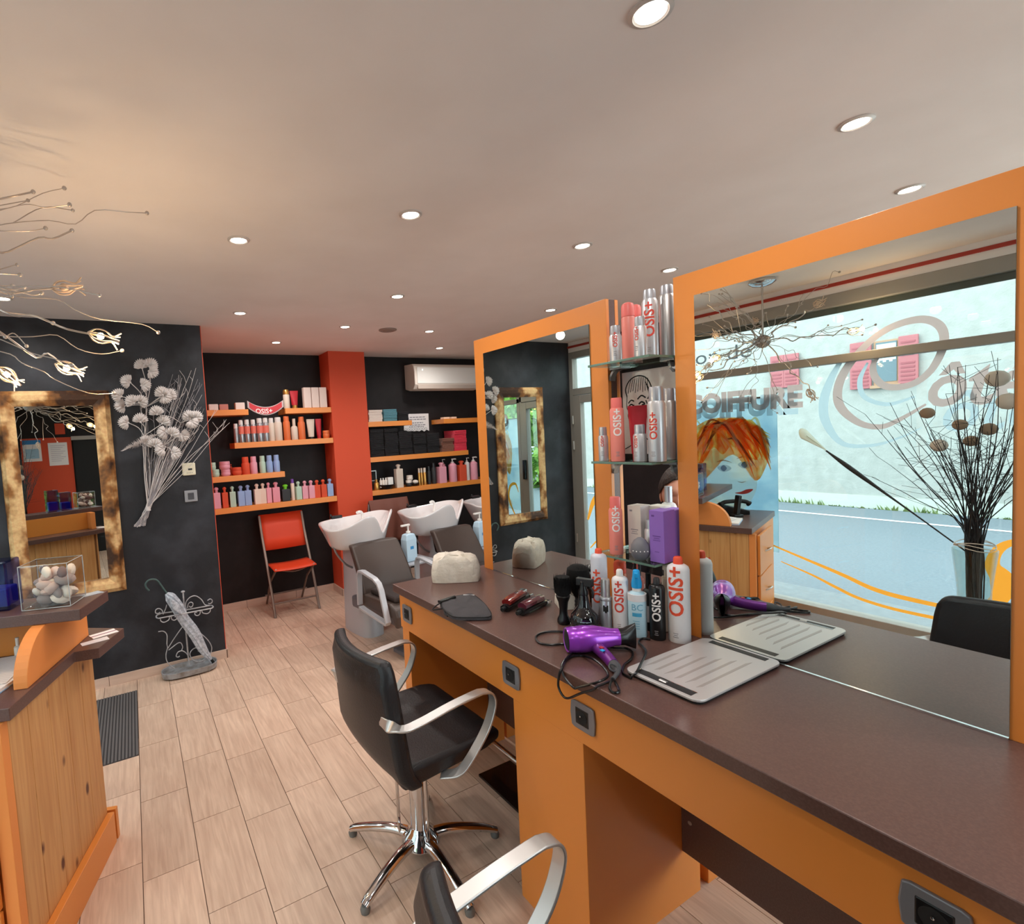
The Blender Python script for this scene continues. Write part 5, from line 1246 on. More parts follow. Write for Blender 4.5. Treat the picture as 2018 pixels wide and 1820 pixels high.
# ------------------------------------------------------------ wash units
def wash_unit():
    W = thing('wash_unit', 'wash chair of brown leather with a white tilting basin, leftmost of the row', 'wash basin chair', (1.60, 3.95, 0), 0.0, local=True)
    # pedestal
    mb = MB(); lv = [(0,.105,.105,.21,.0),(.05,.105,.105,.21,.0),(.40,.10,.10,.17,.02),(.70,.085,.085,.13,.05)]; vs = []; n = 20
    for z, rx, _, ry, oy in lv:
        for k in range(n):
            a = 2*PI*k/n; c, s = math.cos(a), math.sin(a); vs.append((rx*math.copysign(abs(c)**.6,c), oy+ry*math.copysign(abs(s)**.6,s)-.0, z))
    fs = [(r*n+k, r*n+(k+1) % n, (r+1)*n+(k+1) % n, (r+1)*n+k) for r in range(3) for k in range(n)]+[list(range(n))[::-1], list(range(3*n,4*n))]
    mb.add(vs, fs, 0, True); mb.build('pedestal', 'shell_grey', W)
    # basin: notch toward the chair
    nb = MB(); N = 40; phi0 = -PI/2+.50
    def rim(a):
        d = abs((a-phi0+PI) % (2*PI)-PI)       # 0 at the notch, PI at the back
        notch = math.exp(-(d/.24)**2); sh = math.exp(-((d-.60)/.42)**2); bk = math.exp(-((d-PI)/.7)**2); sd = math.exp(-((d-1.5)/.5)**2)
        r = .292+.025*sh+.085*sd+.06*bk-.03*notch
        z = .915+.065*sh-.125*notch-.012*bk+.028*sd*(1 if math.sin(a-phi0) > 0 else -.8)
        return r, z
    prof = []
    rows = []
    for t in (0,.2,.45,.7,.88,1.0):
        row = []
        for k in range(N):
            a = 2*PI*k/N; r, z = rim(a); s = t**.9; rb = .225
            rr_ = rb+(r-rb)*(s**1.15 if t < 1 else 1); zz = .70+(z-.70)*t
            row.append((rr_*math.cos(a), .02+rr_*math.sin(a)*.86, zz))
        rows.append(row)
    for k_, (ir, dz) in enumerate(((.985,.014),(.94,.012),(.86,-.03),(.62,-.12),(.30,-.165))):
        row = []
        for k in range(N):
            a = 2*PI*k/N; r, z = rim(a); q = max(z+dz, .735) if k_ < 3 else (.80 if k_ == 3 else .765)
            row.append((r*ir*math.cos(a), .02+r*ir*math.sin(a)*.86, min(q, z+dz)))
        rows.append(row)
    vs = [p for r in rows for p in r]; fs = [(r*N+k, r*N+(k+1) % N, (r+1)*N+(k+1) % N, (r+1)*N+k) for r in range(len(rows)-1) for k in range(N)]
    fs += [list(range(N))[::-1], list(range((len(rows)-1)*N, len(rows)*N))]
    nb.add(vs, fs, 0, True); basin = nb.build('basin', 'ceramic', W, sub=1)
    MB().tube(smoothpath([(.13,.15,.87),(.145,.16,.935),(.12,.15,.965),(.07,.12,.968)],5), .013, 8).build('spray_head', 'white_plastic', basin)
    MB().box((-.13,.20,.93),(-.03,.235,.955)).tube([(-.12,.215,.95),(-.15,.19,.975)], .008, 6).build('mixer_tap', 'black_plastic', basin, bevel=.004)
    MB().tube(smoothpath([(-.22,.0,.85),(-.235,-.02,.72),(-.16,-.03,.60),(-.09,-.03,.55)],6), .009, 8).build('hose', 'steel_grey', basin)
    MB().box((-.07,-.13,.55),(.07,-.05,.72)).build('neck_block', 'black_plastic', W, bevel=.01)
    # chair
    bk = MB()
    def back(o): return lambda u, v: ((v-.5)*.47*(1-.10*u), -.42+.19*u+.035*math.sin(PI*v)-.02*math.sin(PI*u)+o, .42+.36*u)
    bk.grid(back(-.035), 8, 8); bk.grid(back(.035), 8, 8)
    def rimb(idx, q):
        for a, c in zip(idx[:-1], idx[1:]): bk.f.append([a, c, c+q, a+q]); bk.m.append(0); bk.sm.append(True)
    for idx in ([i*8 for i in range(8)], [i*8+7 for i in range(8)], list(range(8)), [56+j for j in range(8)]): rimb(idx, 64)
    bk.build('backrest', 'brown_leather', W, bevel=.015, seg=3, weld=True)
    s = MB(); M_ = Matrix(((0,0,1,0),(1,0,0,0),(0,1,0,0),(0,0,0,1)))
    s.prism([(-.40,.36),(-.40,.44),(-.46,.455),(-.78,.455),(-.85,.43),(-.87,.38),(-.86,.30),(-.83,.30),(-.80,.355)], -.235, .235, 0, M_); s.build('seat', 'brown_leather', W, bevel=.018, seg=3)
    cu = MB(); cu.box((-.20,-.80,.452),(.20,-.47,.497)); cu.build('seat_cushion', mat('cushion_brown', (46,36,34), .8), W, bevel=.02, seg=3)
    s = MB(); s.prism([(-.80,.32),(-.845,.32),(-.70,.06),(-.66,.06)], -.05, .05, 0, M_); s.box((-.11,-.74,.03),(.11,-.60,.06)); s.build('footrest', 'dark_grey', W, bevel=.006)
    MB().box((-.16,-.75,.26),(.16,-.10,.355)).build('seat_beam', 'dark_grey', W, bevel=.02)
    for sx in (-1, 1):
        x = sx*.265; m = MB()
        P = [(x,-.43,.38),(x,-.44,.60),(x,-.46,.635),(x,-.50,.64),(x,-.66,.615),(x,-.71,.590),(x,-.735,.55),(x,-.80,.34),(x,-.79,.325),(x,-.76,.33),(x,-.50,.355),(x,-.44,.365)]
        m.strap(P, (1,0,0), .042, .018); m.build('arm_frame', 'shell_grey', W, bevel=.003)
    # side tray
    MB().box((.22,-.36,.545),(.52,-.02,.565)).box((.23,-.20,.40),(.30,-.10,.545)).build('side_tray', 'shell_grey', W, bevel=.006)
    return W
w1 = wash_unit()
w1.rotation_euler = (0,0,.13)
w2 = clone(w1, loc=(2.36, 4.0, 0), label='wash chair with white basin in the middle of the row')
w3 = clone(w1, loc=(3.12, 4.05, 0), label='wash chair with white basin, mostly hidden behind the small orange mirror')
for i, (x, y) in enumerate(((1.955,3.735),(2.715,3.785))):
    t = thing('pump_bottle', 'pale blue pump bottle on the tray between wash chairs, %s' % ('left one','right one')[i], 'bottle', (x, y, .567), .2, 'pump bottles by the basins', local=True); t.scale = (1.2, 1.2, 1.2)
    mb = MB(); vs = []; n = 4; lv = [(0,.042,.03),(.02,.045,.032),(.15,.045,.032),(.185,.036,.026),(.19,.02,.02)]
    for z, rx, ry in lv: vs += [(-rx,-ry,z),(rx,-ry,z),(rx,ry,z),(-rx,ry,z)]
    fs = [(r*4+k, r*4+(k+1) % 4, r*4+4+(k+1) % 4, r*4+4+k) for r in range(4) for k in range(4)]+[(3,2,1,0),(16,17,18,19)]
    mb.add(vs, fs); mb.build('body', mat('ice_blue', (186,212,230), .3), t, bevel=.008, seg=3)
    m = MB().lathe([(0,.19),(.016,.19),(.016,.205),(.006,.208),(.006,.245),(0,.245)], 12); m.box((-.06,-.008,.243),(.014,.008,.255)); m.build('pump_head', 'white_plastic', t, bevel=.002)
    MB().box((-.014,-.034,.085),(.014,-.0325,.105)).build('logo', mat('logo_blue', (60,140,196), .4), t)
def cape():
    t = thing('draped_cape', 'reddish brown cape draped over a low rail behind the basins', 'cape', (2.27, 4.70, .0))
    MB().tube([(2.05,4.74,.0),(2.05,4.74,.93),(2.48,4.74,.93),(2.48,4.74,.0)], .010, 8).build('rail', 'steel_grey', t)
    mb = MB(); n, m = 22, 12
    def f(u, v):
        x = 2.05+.44*u+.01*math.sin(v*6); w = v*2-1; s = abs(w); fold = .018*math.sin(u*19+2*s)*s
        return (x, 4.74+(-1 if w < 0 else 1)*(.03*min(1,s*4)+.03*s)+fold, .955-.42*s-.01*math.sin(u*9)*s+(.012 if s < .1 else 0))
    mb.grid(f, n, 25); mb.build('cloth', mat('cape_brown', (112,66,54), .6), t, solid=.004)
cape()

# ------------------------------------------------------------ folding chair
def folding_chair():
    F = thing('folding_chair', 'orange red folding chair with grey metal legs against the back wall', 'chair', (1.26, 4.95, 0))
    fab = mat('chair_red', (224,72,38), .5); met = mat('taupe_metal', (132,118,110), .4, .5)
    def pt(xl, y, z): return (xl, y, z)
    L_, R_ = 1.045, 1.465
    def side(sx, front_foot, rear_foot):
        x = sx
        P = smoothpath([(x+(.0),4.715,0.0),(x-.004*0,4.80,.22),(x,4.90,.44),(x,5.03,.70),(x,5.10,.90)], 5)
        MB().tube(P, .010, 8, flat=1.3).build('leg', met, F)
        MB().tube([(x+(.03 if sx < 1.2 else -.03),5.19,0.0),(x+(.03 if sx < 1.2 else -.03),4.95,.28),(x+(.03 if sx < 1.2 else -.03),4.69,.445)], .010, 8).build('leg', met, F)
    side(L_, 0, 0); side(R_, 0, 0)
    b = MB(); b.grid(lambda u, v: (L_-.006+(R_-L_+.012)*u, 5.000+.105*v-.014*math.sin(PI*u), .575+.335*v), 8, 4); b.build('backrest', fab, F, solid=.006)
    s = MB(); s.grid(lambda u, v: (L_+.012+(R_-L_-.024)*u, 4.67+.30*v, .452-.010*math.sin(PI*u)-.012*(1-v)**3), 8, 5); s.build('seat', fab, F, solid=.008)
    for y, z in ((4.765,.115),(5.09,.115)): MB().tube([(L_,y,z),(R_,y,z)], .008, 8).build('crossbar', met, F)
    MB().tube(smoothpath([(L_+.03,4.72,.44),(1.255,4.70,.405),(R_-.03,4.72,.44)],5), .006, 6).build('seat_brace', met, F)
folding_chair()

# ------------------------------------------------------------ chandelier of twisted wire
def chandelier():
    H = Vector((-.65,1.90,2.085)); K = thing('twig_chandelier', 'chandelier of twisted silver wires with glowing bud lamps', 'chandelier', (H.x,H.y,CZ))
    wire = mat('silver_wire', (186,176,170), .35, .6); bud = mat('bud_glass', (236,208,184), .3, trans=.35); rr = random.Random(8)
    MB().lathe([(0,CZ-.001),(.075,CZ-.001),(.078,CZ-.018),(.055,CZ-.035),(.012,CZ-.045),(0,CZ-.045)], 24, T(H.x,H.y,0)).build('canopy', 'chrome', K)
    MB().tube([(H.x,H.y,CZ-.04),(H.x,H.y,H.z)], .006, 8).build('rod', wire, K); 
    kn = MB()
    for k in range(26):
        d = Vector((rr.gauss(0,1),rr.gauss(0,1),rr.gauss(0,1))).normalized(); e = d.cross(Vector((rr.random(),rr.random(),1))).normalized()
        kn.tube([H+(d*math.cos(a)+e*math.sin(a))*.042 for a in [2*PI*i/14 for i in range(14)]], .0028, 5, closed=True)
    kn.build('wire_knot', wire, K)
    warm = mat('bulb_glow', (255,226,170), .3, emit=(255,200,120), estr=90)
    def lamp_bud(p, d, lit):
        d = d.normalized(); s = d.cross(Vector((0,0,1))); s = s.normalized() if s.length > .1 else Vector((1,0,0)); u = s.cross(d)
        m = MB()
        for k in range(7):
            a = 2*PI*k/7; q = s*math.cos(a)+u*math.sin(a); m.tube(smoothpath([p-d*.03, p-d*.012+q*.018, p+d*.012+q*.021, p+d*.036+q*.010, p+d*.055+q*(.004+.012*(k % 3))],4), .0022, 5)
        b = m.build('bud_cage', wire if lit else bud, K)
        MB().ball(p+d*.004, .010 if lit else .013, 10, 0, (1,1,1)).build('bulb', warm if lit else bud, b)
        if lit:
            ld = bpy.data.lights.new('bud_light', 'POINT'); ld.energy = BUD_W; ld.shadow_soft_size = .012; ld.color = (1,.70,.40)
            lo = bpy.data.objects.new('bud_light', ld); C.objects.link(lo); lo.location = p+d*.05+Vector((0,0,.0))
    def arm(tip, thick=False, side=True, budlit=None):
        tip = Vector(tip); n = 11; P = [H+(tip-H).normalized()*.035]; L_ = (tip-H).length; sag = rr.uniform(-.05,.08)*L_
        for i in range(1, n):
            t = i/n; P.append(H.lerp(tip, t)+Vector((rr.gauss(0,.012), rr.gauss(0,.012), rr.gauss(0,.010)+sag*math.sin(PI*t))))
        P.append(tip); Q = smoothpath(P, 3); r = .0042 if thick else .0019
        MB().tube(Q, [r*(1-.35*i/len(Q)) for i in range(len(Q))], 6).build('twig', wire, K)
        if budlit is None: MB().ball(tip, .0065, 8).build('twig_tip', wire, K)
        else: lamp_bud(tip, tip-P[-3], budlit)
        if side:
            a = P[rr.choice((4,5,6))]; d = (tip-H).normalized(); e = a+d*rr.uniform(.10,.2)+Vector((rr.gauss(0,.06),rr.gauss(0,.06),rr.gauss(0,.06)))
            Q = smoothpath([a, a.lerp(e,.5)+Vector((rr.gauss(0,.012),0,rr.gauss(0,.012))), e], 4); MB().tube(Q, .0015, 5).build('twig', wire, K); MB().ball(e, .0055, 8).build('twig_tip', wire, K)
    for p in ((-.056,1.854,1.958),(-.166,2.045,1.887),(-.34,2.14,1.878),(-1.02,1.56,2.10)): arm(p, True, True, True)
    for p in ((-.142,1.9,2.107),(-.80,2.35,2.0),(-.35,1.46,2.20),(-.62,1.62,1.72),(-.95,2.1,2.28)): arm(p, True, True, False)
    for p in ((-.192,1.9,2.382),(-.105,1.93,2.293)): arm(p, True, True, None)
    for p in ((.108,1.9,2.366),(.111,1.9,1.984),(-.031,1.9,1.786),(.002,1.94,1.929),(-.11,1.85,2.385),(-.10,1.84,2.335),(-.17,1.9,2.28),(-.20,1.95,2.10),(-.25,1.95,2.15)): arm(p, False, rr.random() < .4)
    for k in range(16):
        d = Vector((rr.gauss(-.15,1), rr.gauss(0,1), rr.gauss(-.05,.55))).normalized(); p = H+d*rr.uniform(.38,.62); p.z = min(p.z, 2.43); p.x = max(p.x, -1.06)
        arm(p, False, rr.random() < .6)
chandelier()

# ------------------------------------------------------------ tall vase of branches by the window
def vase():
    V = thing('branch_vase', 'tall glass vase of black branches with pale pods by the street window', 'vase', (-.86,.97,0))
    cx, cy = -.86, .97
    MB().lathe([(0,0),(.09,0),(.085,.02),(.062,.25),(.066,.60),(.088,.82),(.083,.82),(.062,.60),(.058,.25),(.078,.03),(0,.03)], 24, T(cx,cy,0)).build('glass', 'vase_glass', V)
    blk = mat('branch_black', (38,34,34), .7); rf = mat('raffia', (196,180,164), .8); rr = random.Random(5)
    mb = MB()
    for k in range(54):
        b = Vector((cx+rr.uniform(-.03,.03), cy+rr.uniform(-.03,.03), rr.uniform(.05,.5))); m = Vector((cx+rr.uniform(-.03,.03), cy+rr.uniform(-.03,.03), .86)); ang = rr.uniform(0,2*PI); sp = rr.uniform(.08,.42)*(1.15 if math.sin(ang) > 0 else .9)
        e = Vector((cx+.55*sp*math.cos(ang), cy+sp*math.sin(ang), rr.uniform(1.25,1.82)-.35*max(0,sp-.25))); e.x = max(e.x, -1.07)
        q = m.lerp(e,.55)+Vector((rr.gauss(0,.02),rr.gauss(0,.02),rr.uniform(0,.05)))
        P = smoothpath([b,m,q,e],5); mb.tube(P, [.0036-.0026*i/len(P) for i in range(len(P))], 4)
        for s in range(4):
            a = P[int(len(P)*rr.uniform(.5,.95))]; d = Vector((rr.gauss(0,.05), rr.gauss(0,.09), rr.uniform(.0,.14))); d.x = max(d.x, -1.06-a.x); mb.tube([a, a+d*.5+Vector((0,rr.gauss(0,.012),0)), a+d], .0011, 3)
    o = mb.build('branches', blk, V); o['kind'] = 'stuff'
    for k, (y, z, s) in enumerate(((1.16,1.56,.036),(1.02,1.49,.034),(.93,1.46,.038),(.99,1.40,.034),(1.10,1.38,.04),(.86,1.60,.05),(.90,1.72,.05))):
        MB().ball((cx+.04*math.sin(k*2), y, z), s, 10, 0, (.8,.95,.85)).build('seed_pod', mat('pod_tan', (150,126,104), .8) if k < 4 else mat('pod_pale', (206,194,180), .8), V)
    for k in range(3): MB().tube([Vector((cx+.078*math.cos(a), cy+.078*math.sin(a), .83+.012*k+.01*math.sin(a*2+k))) for a in [2*PI*i/18 for i in range(18)]], .0022, 4, closed=True).build('raffia_tie', rf, V)
    S = thing('arum_stem', 'long dark stem ending in a pale dried bloom, leaning out of the tall vase', 'flower', (-.86,1.05,.83))
    P = smoothpath([(-.86,1.0,.80),(-.86,1.22,.99),(-.86,1.42,1.16),(-.86,1.56,1.28),(-.86,1.64,1.35)],6); n = len(P)
    MB().tube(P, [.004+.010*math.exp(-((i/n-.62)/.22)**2) for i in range(n)], 8).build('stem', blk, S)
    m = MB(); m.grid(lambda u, v: (-.86+.05*u*math.cos(v*5.2), 1.63+.13*u+.035*u*math.sin(v*5.2)*.7, 1.345+.12*u+.05*u*math.sin(v*5.2)-.03*u*math.cos(v*3)), 6, 14); m.build('bloom', mat('bloom_pale', (214,222,208), .7), S, solid=.002)
vase()
# ------------------------------------------------------------ things on the worktop and the glass shelves
def face(x, y):                       # turn a printed can toward the open side of the salon
    return math.atan2(-y, -x)
def wrap(r, z0, lift=0.0006):         # print running up a can, letters turned on their side
    return lambda u, v: ((r+lift)*math.cos((-v+WOFF[0])/r), (r+lift)*math.sin((-v+WOFF[0])/r), z0+u)
WOFF = [0.0]
mat('red_orange', (232, 84, 54), .5); mat('can_white', (226, 224, 226), .35); mat('can_lilac', (206, 210, 222), .35); mat('print_red', (212, 74, 60), .5); mat('print_white', (238, 234, 232), .5)
mat('can_pink', (232, 136, 124), .42); mat('can_pink_cap', (236, 118, 112), .42); mat('alu', (204, 204, 207), .36, .6); mat('alu_cap', (184, 187, 194), .34, .65)
def can(name, label, x, y, z, r, h, body, cap, kind='can', cap_h=.03, txt=None, tcol='print_red', tsize=None, t0=.05, group=None, off=0.0, rot=0.0, cat='spray can'):
    cn = container(kind, name, body, cap, h, r, cap_h, seg=24)
    t = place(cn, (x, y, z), label, cat, group, face(x, y)+rot)
    if txt:
        WOFF[0] = tsize*.36+off
        lettering(txt, tsize, tcol, t, wrap(r, t0), center=False, name='lettering', bold=tsize*.022, fine=True)
        bar = MB(); a = off/r
        for k, (zz, w) in enumerate(((.018,.5),(.024,.35),(.030,.45))): bar.grid(lambda u, v: ((r+.0006)*math.cos(a-w/2+w*v), (r+.0006)*math.sin(a-w/2+w*v), zz+.0022*u), 2, 5)
        bar.build('small_print', mat('print_faint', (150,146,150), .5), t)['kind'] = 'stuff'
    return t
def counter_cans():
    G = 'bottles and cans on the worktop'
    t = can('hair_spray_can', 'tall lilac white can with red cap, at the back left of the bottle group', 1.405, 1.262, ZT, .0275, .262, 'can_lilac', 'red_orange', 'aero', .016, 'OSIS+', 'red_orange', .047, .075, G, off=-.010)
    t = can('mousse_bottle', 'small silver foam bottle in front of the tall lilac white can', 1.372, 1.208, ZT, .0190, .172, 'alu_cap', 'satin', 'can', .060, None, group=G)
    MB().lathe([(.0193,.100),(.0203,.102),(.0203,.110),(.0193,.112)], 24).build('collar', 'alu', t)
    m = MB(); m.grid(lambda u, v: (.0191*math.cos(-.5+u*.9), .0191*math.sin(-.5+u*.9), .062+.022*v+.004*math.sin(u*9)), 6, 3); m.build('dark_emblem', 'black_matte', t)
    t = can('hair_spray_can', 'white can with red lettering and bare white nozzle, beside the blue bottle', 1.393, 1.165, ZT, .0255, .210, 'can_white', 'white_plastic', 'aero', .022, 'OSIS+', 'print_red', .042, .070, G, off=-.006)
    t = can('care_bottle', 'pale blue bottle with bright blue spray trigger', 1.408, 1.112, ZT, .0285, .160, mat_name('bottle_ice', (176,208,222)), 'white_plastic', 'round', .012, None, group=G, cat='bottle')
    m = MB().lathe([(0,.158),(.016,.158),(.016,.175),(.012,.196),(.010,.216),(0,.219)], 16); m.box((.0,-.006,.196),(.030,.006,.213)); m.build('spray_trigger', mat('bright_blue', (30,160,226), .35), t, bevel=.002)
    MB().lathe([(.0288,.118),(.0288,.140)], 24).build('white_band', 'can_white', t)
    lettering('BC', .030, mat('print_blue', (110,170,196), .5), t, lambda u, v: ((.0291)*math.cos(u/.029), .0291*math.sin(u/.029), .090+v), name='lettering')
    m = MB(); m.grid(lambda u, v: (.0290*math.cos(-.55+1.0*u), .0290*math.sin(-.55+1.0*u), .070+.012*v), 8, 2); m.build('blue_stripe', mat('stripe_blue', (70,164,206), .5), t)
    m = MB()
    for k in range(4): m.grid(lambda u, v: (.0290*math.cos(-.5+.7*u), .0290*math.sin(-.5+.7*u), .030+.008*k+.002*v), 6, 2)
    m.build('small_print', 'print_blue', t)['kind'] = 'stuff'
    t = can('hair_spray_can', 'glossy black can with white lettering, next to the large white can', 1.434, 1.058, ZT, .0235, .198, 'black_plastic', 'charcoal', 'aero', .020, 'OSIS+', 'print_white', .036, .062, G, off=-.004)
    t = can('hair_spray_can', 'large white can with red cap and red lettering, frontmost of the bottles', 1.474, 1.010, ZT, .0325, .268, 'can_white', 'red_orange', 'aero', .022, 'OSIS+', 'red_orange', .062, .085, G, off=-.008, rot=-.1)
    t = can('care_bottle', 'dark bottle with white label, half hidden behind the blue bottle', 1.478, 1.121, ZT, .0185, .190, 'charcoal', 'black_plastic', 'round', .05, None, group=G, cat='bottle')
    m = MB(); m.grid(lambda u, v: (.0199*math.cos(-.9+1.8*u), .0199*math.sin(-.9+1.8*u), .03+.055*v), 8, 2); m.build('white_label', 'can_white', t)
    can('hair_spray_can', 'red orange can behind the white can with bare nozzle', 1.485, 1.240, ZT, .0215, .212, 'orange_can', 'red_orange', 'domecan', .045, group=G)
    t = can('pump_bottle', 'salmon bottle with salmon pump behind the bright blue trigger', 1.500, 1.180, ZT, .021, .215, 'can_pink', 'can_pink_cap', 'pump', .05, group=G, cat='bottle', rot=.6)
    can('lotion_bottle', 'beige bottle with square beige cap behind the black can', 1.513, 1.078, ZT, .020, .226, mat_name('beige_pale', (226,208,190)), mat_name('beige_pale', (226,208,190)), 'square', .045, group=G, cat='bottle')
    can('dark_bottle', 'black bottle with tapered cap in the dark under the lowest glass shelf', 1.545, 1.215, ZT, .024, .215, 'black_plastic', 'black_matte', 'round', .08, group=G, cat='bottle')
    can('dark_bottle', 'wide black jar bottle under the lowest glass shelf, near the large mirror', 1.60, 1.13, ZT, .028, .195, 'charcoal', 'black_plastic', 'round', .05, group=G, cat='bottle')
def mat_name(n, rgb): mat(n, rgb, .4); return n
counter_cans()

def shelf_cans():
    z = 1.8088; G = 'cans on the top glass shelf'
    def osis(label, x, y, z, r, h, b, c, txt, tc, G, ts=None, t0=.06, off=-.004, ch=.035, kind='can'):
        return can('hair_spray_can', label, x, y, z, r, h, b, c, kind, ch, txt, tc, ts or r*1.5, t0, G, off)
    osis('short silver can at the left front of the top glass shelf', 1.458, 1.205, z, .020, .118, 'alu', 'alu_cap', 'OSIS+', 'print_red', G, .020, .045, -.002, .030)
    osis('short silver can right of centre at the front of the top glass shelf', 1.452, 1.105, z, .0195, .125, 'alu', 'alu_cap', 'OSIS+', 'print_red', G, .018, .05, -.012, .030)
    osis('pink can with coral cap, left of two on the top glass shelf', 1.545, 1.222, z, .022, .205, 'can_pink', 'can_pink_cap', None, None, G, ch=.048, kind='domecan')
    osis('pink can with coral cap, right of two on the top glass shelf', 1.600, 1.235, z, .020, .205, 'can_pink', 'can_pink_cap', None, None, G, ch=.048, kind='domecan')
    osis('tall grey can with vertical red lettering on the top glass shelf', 1.520, 1.118, z, .024, .218, 'alu', 'alu_cap', 'OSIS+', 'print_red', G, .044, .065, -.004, .030)
    osis('tall grey can beside the large mirror panel on the top glass shelf', 1.580, 1.098, z, .025, .232, 'satin', 'alu_cap', None, None, G, ch=.030)
    osis('tall grey can standing farthest back on the top glass shelf', 1.655, 1.150, z, .022, .222, 'satin', 'alu_cap', None, None, G, ch=.030)
    z = 1.4728; G = 'cans on the middle glass shelf'
    osis('short silver can at the left end of the middle glass shelf', 1.455, 1.268, z, .0165, .118, 'alu', 'alu_cap', 'OSIS+', 'print_red', G, .015, .05, -.004, .030)
    osis('pink can with white lettering on the middle glass shelf', 1.452, 1.205, z, .0225, .214, 'can_pink', 'can_pink_cap', 'OSIS+', 'print_white', G, .036, .085, .000, .035)
    osis('short silver can in front of a crimson tube on the middle glass shelf', 1.458, 1.122, z, .0205, .120, 'alu', 'alu_cap', 'OSIS+', 'print_red', G, .016, .045, -.014, .030)
    osis('tall silver can with red lettering on the middle glass shelf', 1.470, 1.068, z, .0265, .236, 'alu', 'alu_cap', 'OSIS+', 'print_red', G, .034, .070, -.012, .045)
    osis('tall grey can behind the orange panel edge on the middle glass shelf', 1.560, 1.085, z, .024, .232, 'satin', 'alu_cap', None, None, G, ch=.04)
    t = place(container('tube','styling_tube','red','red',.185,.030,.02), (1.535,1.188,z), 'crimson ribbed tube, left of two on the middle glass shelf', 'tube', G, face(1.5,1.15)+PI/2)
    t = place(container('tube','styling_tube','red','red',.185,.030,.02), (1.580,1.150,z), 'crimson ribbed tube, right of two on the middle glass shelf', 'tube', G, face(1.5,1.15)+PI/2)
    z = 1.1468; G = 'boxes and cans on the lowest glass shelf'
    osis('pink can with white lettering on the lowest glass shelf', 1.462, 1.232, z, .0225, .200, 'can_pink', 'can_pink_cap', 'OSIS+', 'print_white', G, .036, .080, .000, .040)
    osis('short silver can between white and purple boxes on the lowest glass shelf', 1.512, 1.132, z, .0195, .125, 'alu', 'alu_cap', None, None, G, ch=.030)
    mat('carton_white', (226,218,210), .5); mat('carton_purple', (146,106,196), .45); mat('carton_purple_dark', (104,68,150), .45)
    def carton(label, x, y, w, d, h, m, rot=0.0, prints=True):
        t = thing('hair_care_carton', label, 'box', (x, y, z), rot, G, local=True)
        MB().box((-d/2,-w/2,0),(d/2,w/2,h)).build('carton', m, t, bevel=.001)
        if prints:
            p = MB(); pm = 'print_faint' if m == 'carton_white' else 'carton_purple_dark'
            for k, (zz, ww, hh) in enumerate(((h*.88,.010,.006),(h*.50,w*.55,.003),(h*.46,w*.4,.002),(h*.42,w*.5,.002),(h*.2,w*.3,.002))): p.box((-d/2-.0004,-ww/2+(.012 if k == 0 else 0),zz),(-d/2,ww/2+(.012 if k == 0 else 0),zz+hh))
            p.build('small_print', pm, t)['kind'] = 'stuff'
            MB().box((-d/2+.004,-w/2+.004,h),(d/2-.004,w/2-.004,h+.0006)).build('top_flap', m, t)
        return t
    carton('white carton behind the grey egg-shaped pot, left of two', 1.530, 1.190, .050, .055, .168, 'carton_white', .06)
    carton('white carton behind the short silver can, right of two', 1.580, 1.148, .052, .055, .165, 'carton_white', -.03)
    carton('purple carton at the front of the lowest glass shelf', 1.488, 1.072, .050, .060, .168, 'carton_purple', .05)
    carton('second purple carton tucked behind the first', 1.560, 1.080, .048, .060, .162, 'carton_purple', -.04)
    can('lotion_bottle', 'silver capped bottle rising behind the purple cartons', 1.635, 1.15, z, .026, .225, 'can_white', 'alu_cap', 'round', .055, group=G, cat='bottle')
    t = thing('egg_pot', 'grey egg-shaped pot with white dots at the edge of the lowest glass shelf', 'pot', (1.452, 1.128, z), face(1.45,1.13), local=True)
    pr = [(0,0),(.015,.0),(.026,.012),(.031,.030),(.028,.050),(.018,.066),(.007,.074),(0,.075)]
    MB().lathe(pr, 24).build('pot', mat('egg_grey', (112,112,118), .5), t)
    d = MB()
    for k in range(5): d.ball((.0305*math.cos(-.8+.4*k), .0305*math.sin(-.8+.4*k), .033), .0022, 6)
    d.build('white_dots', 'print_white', t)
shelf_cans()

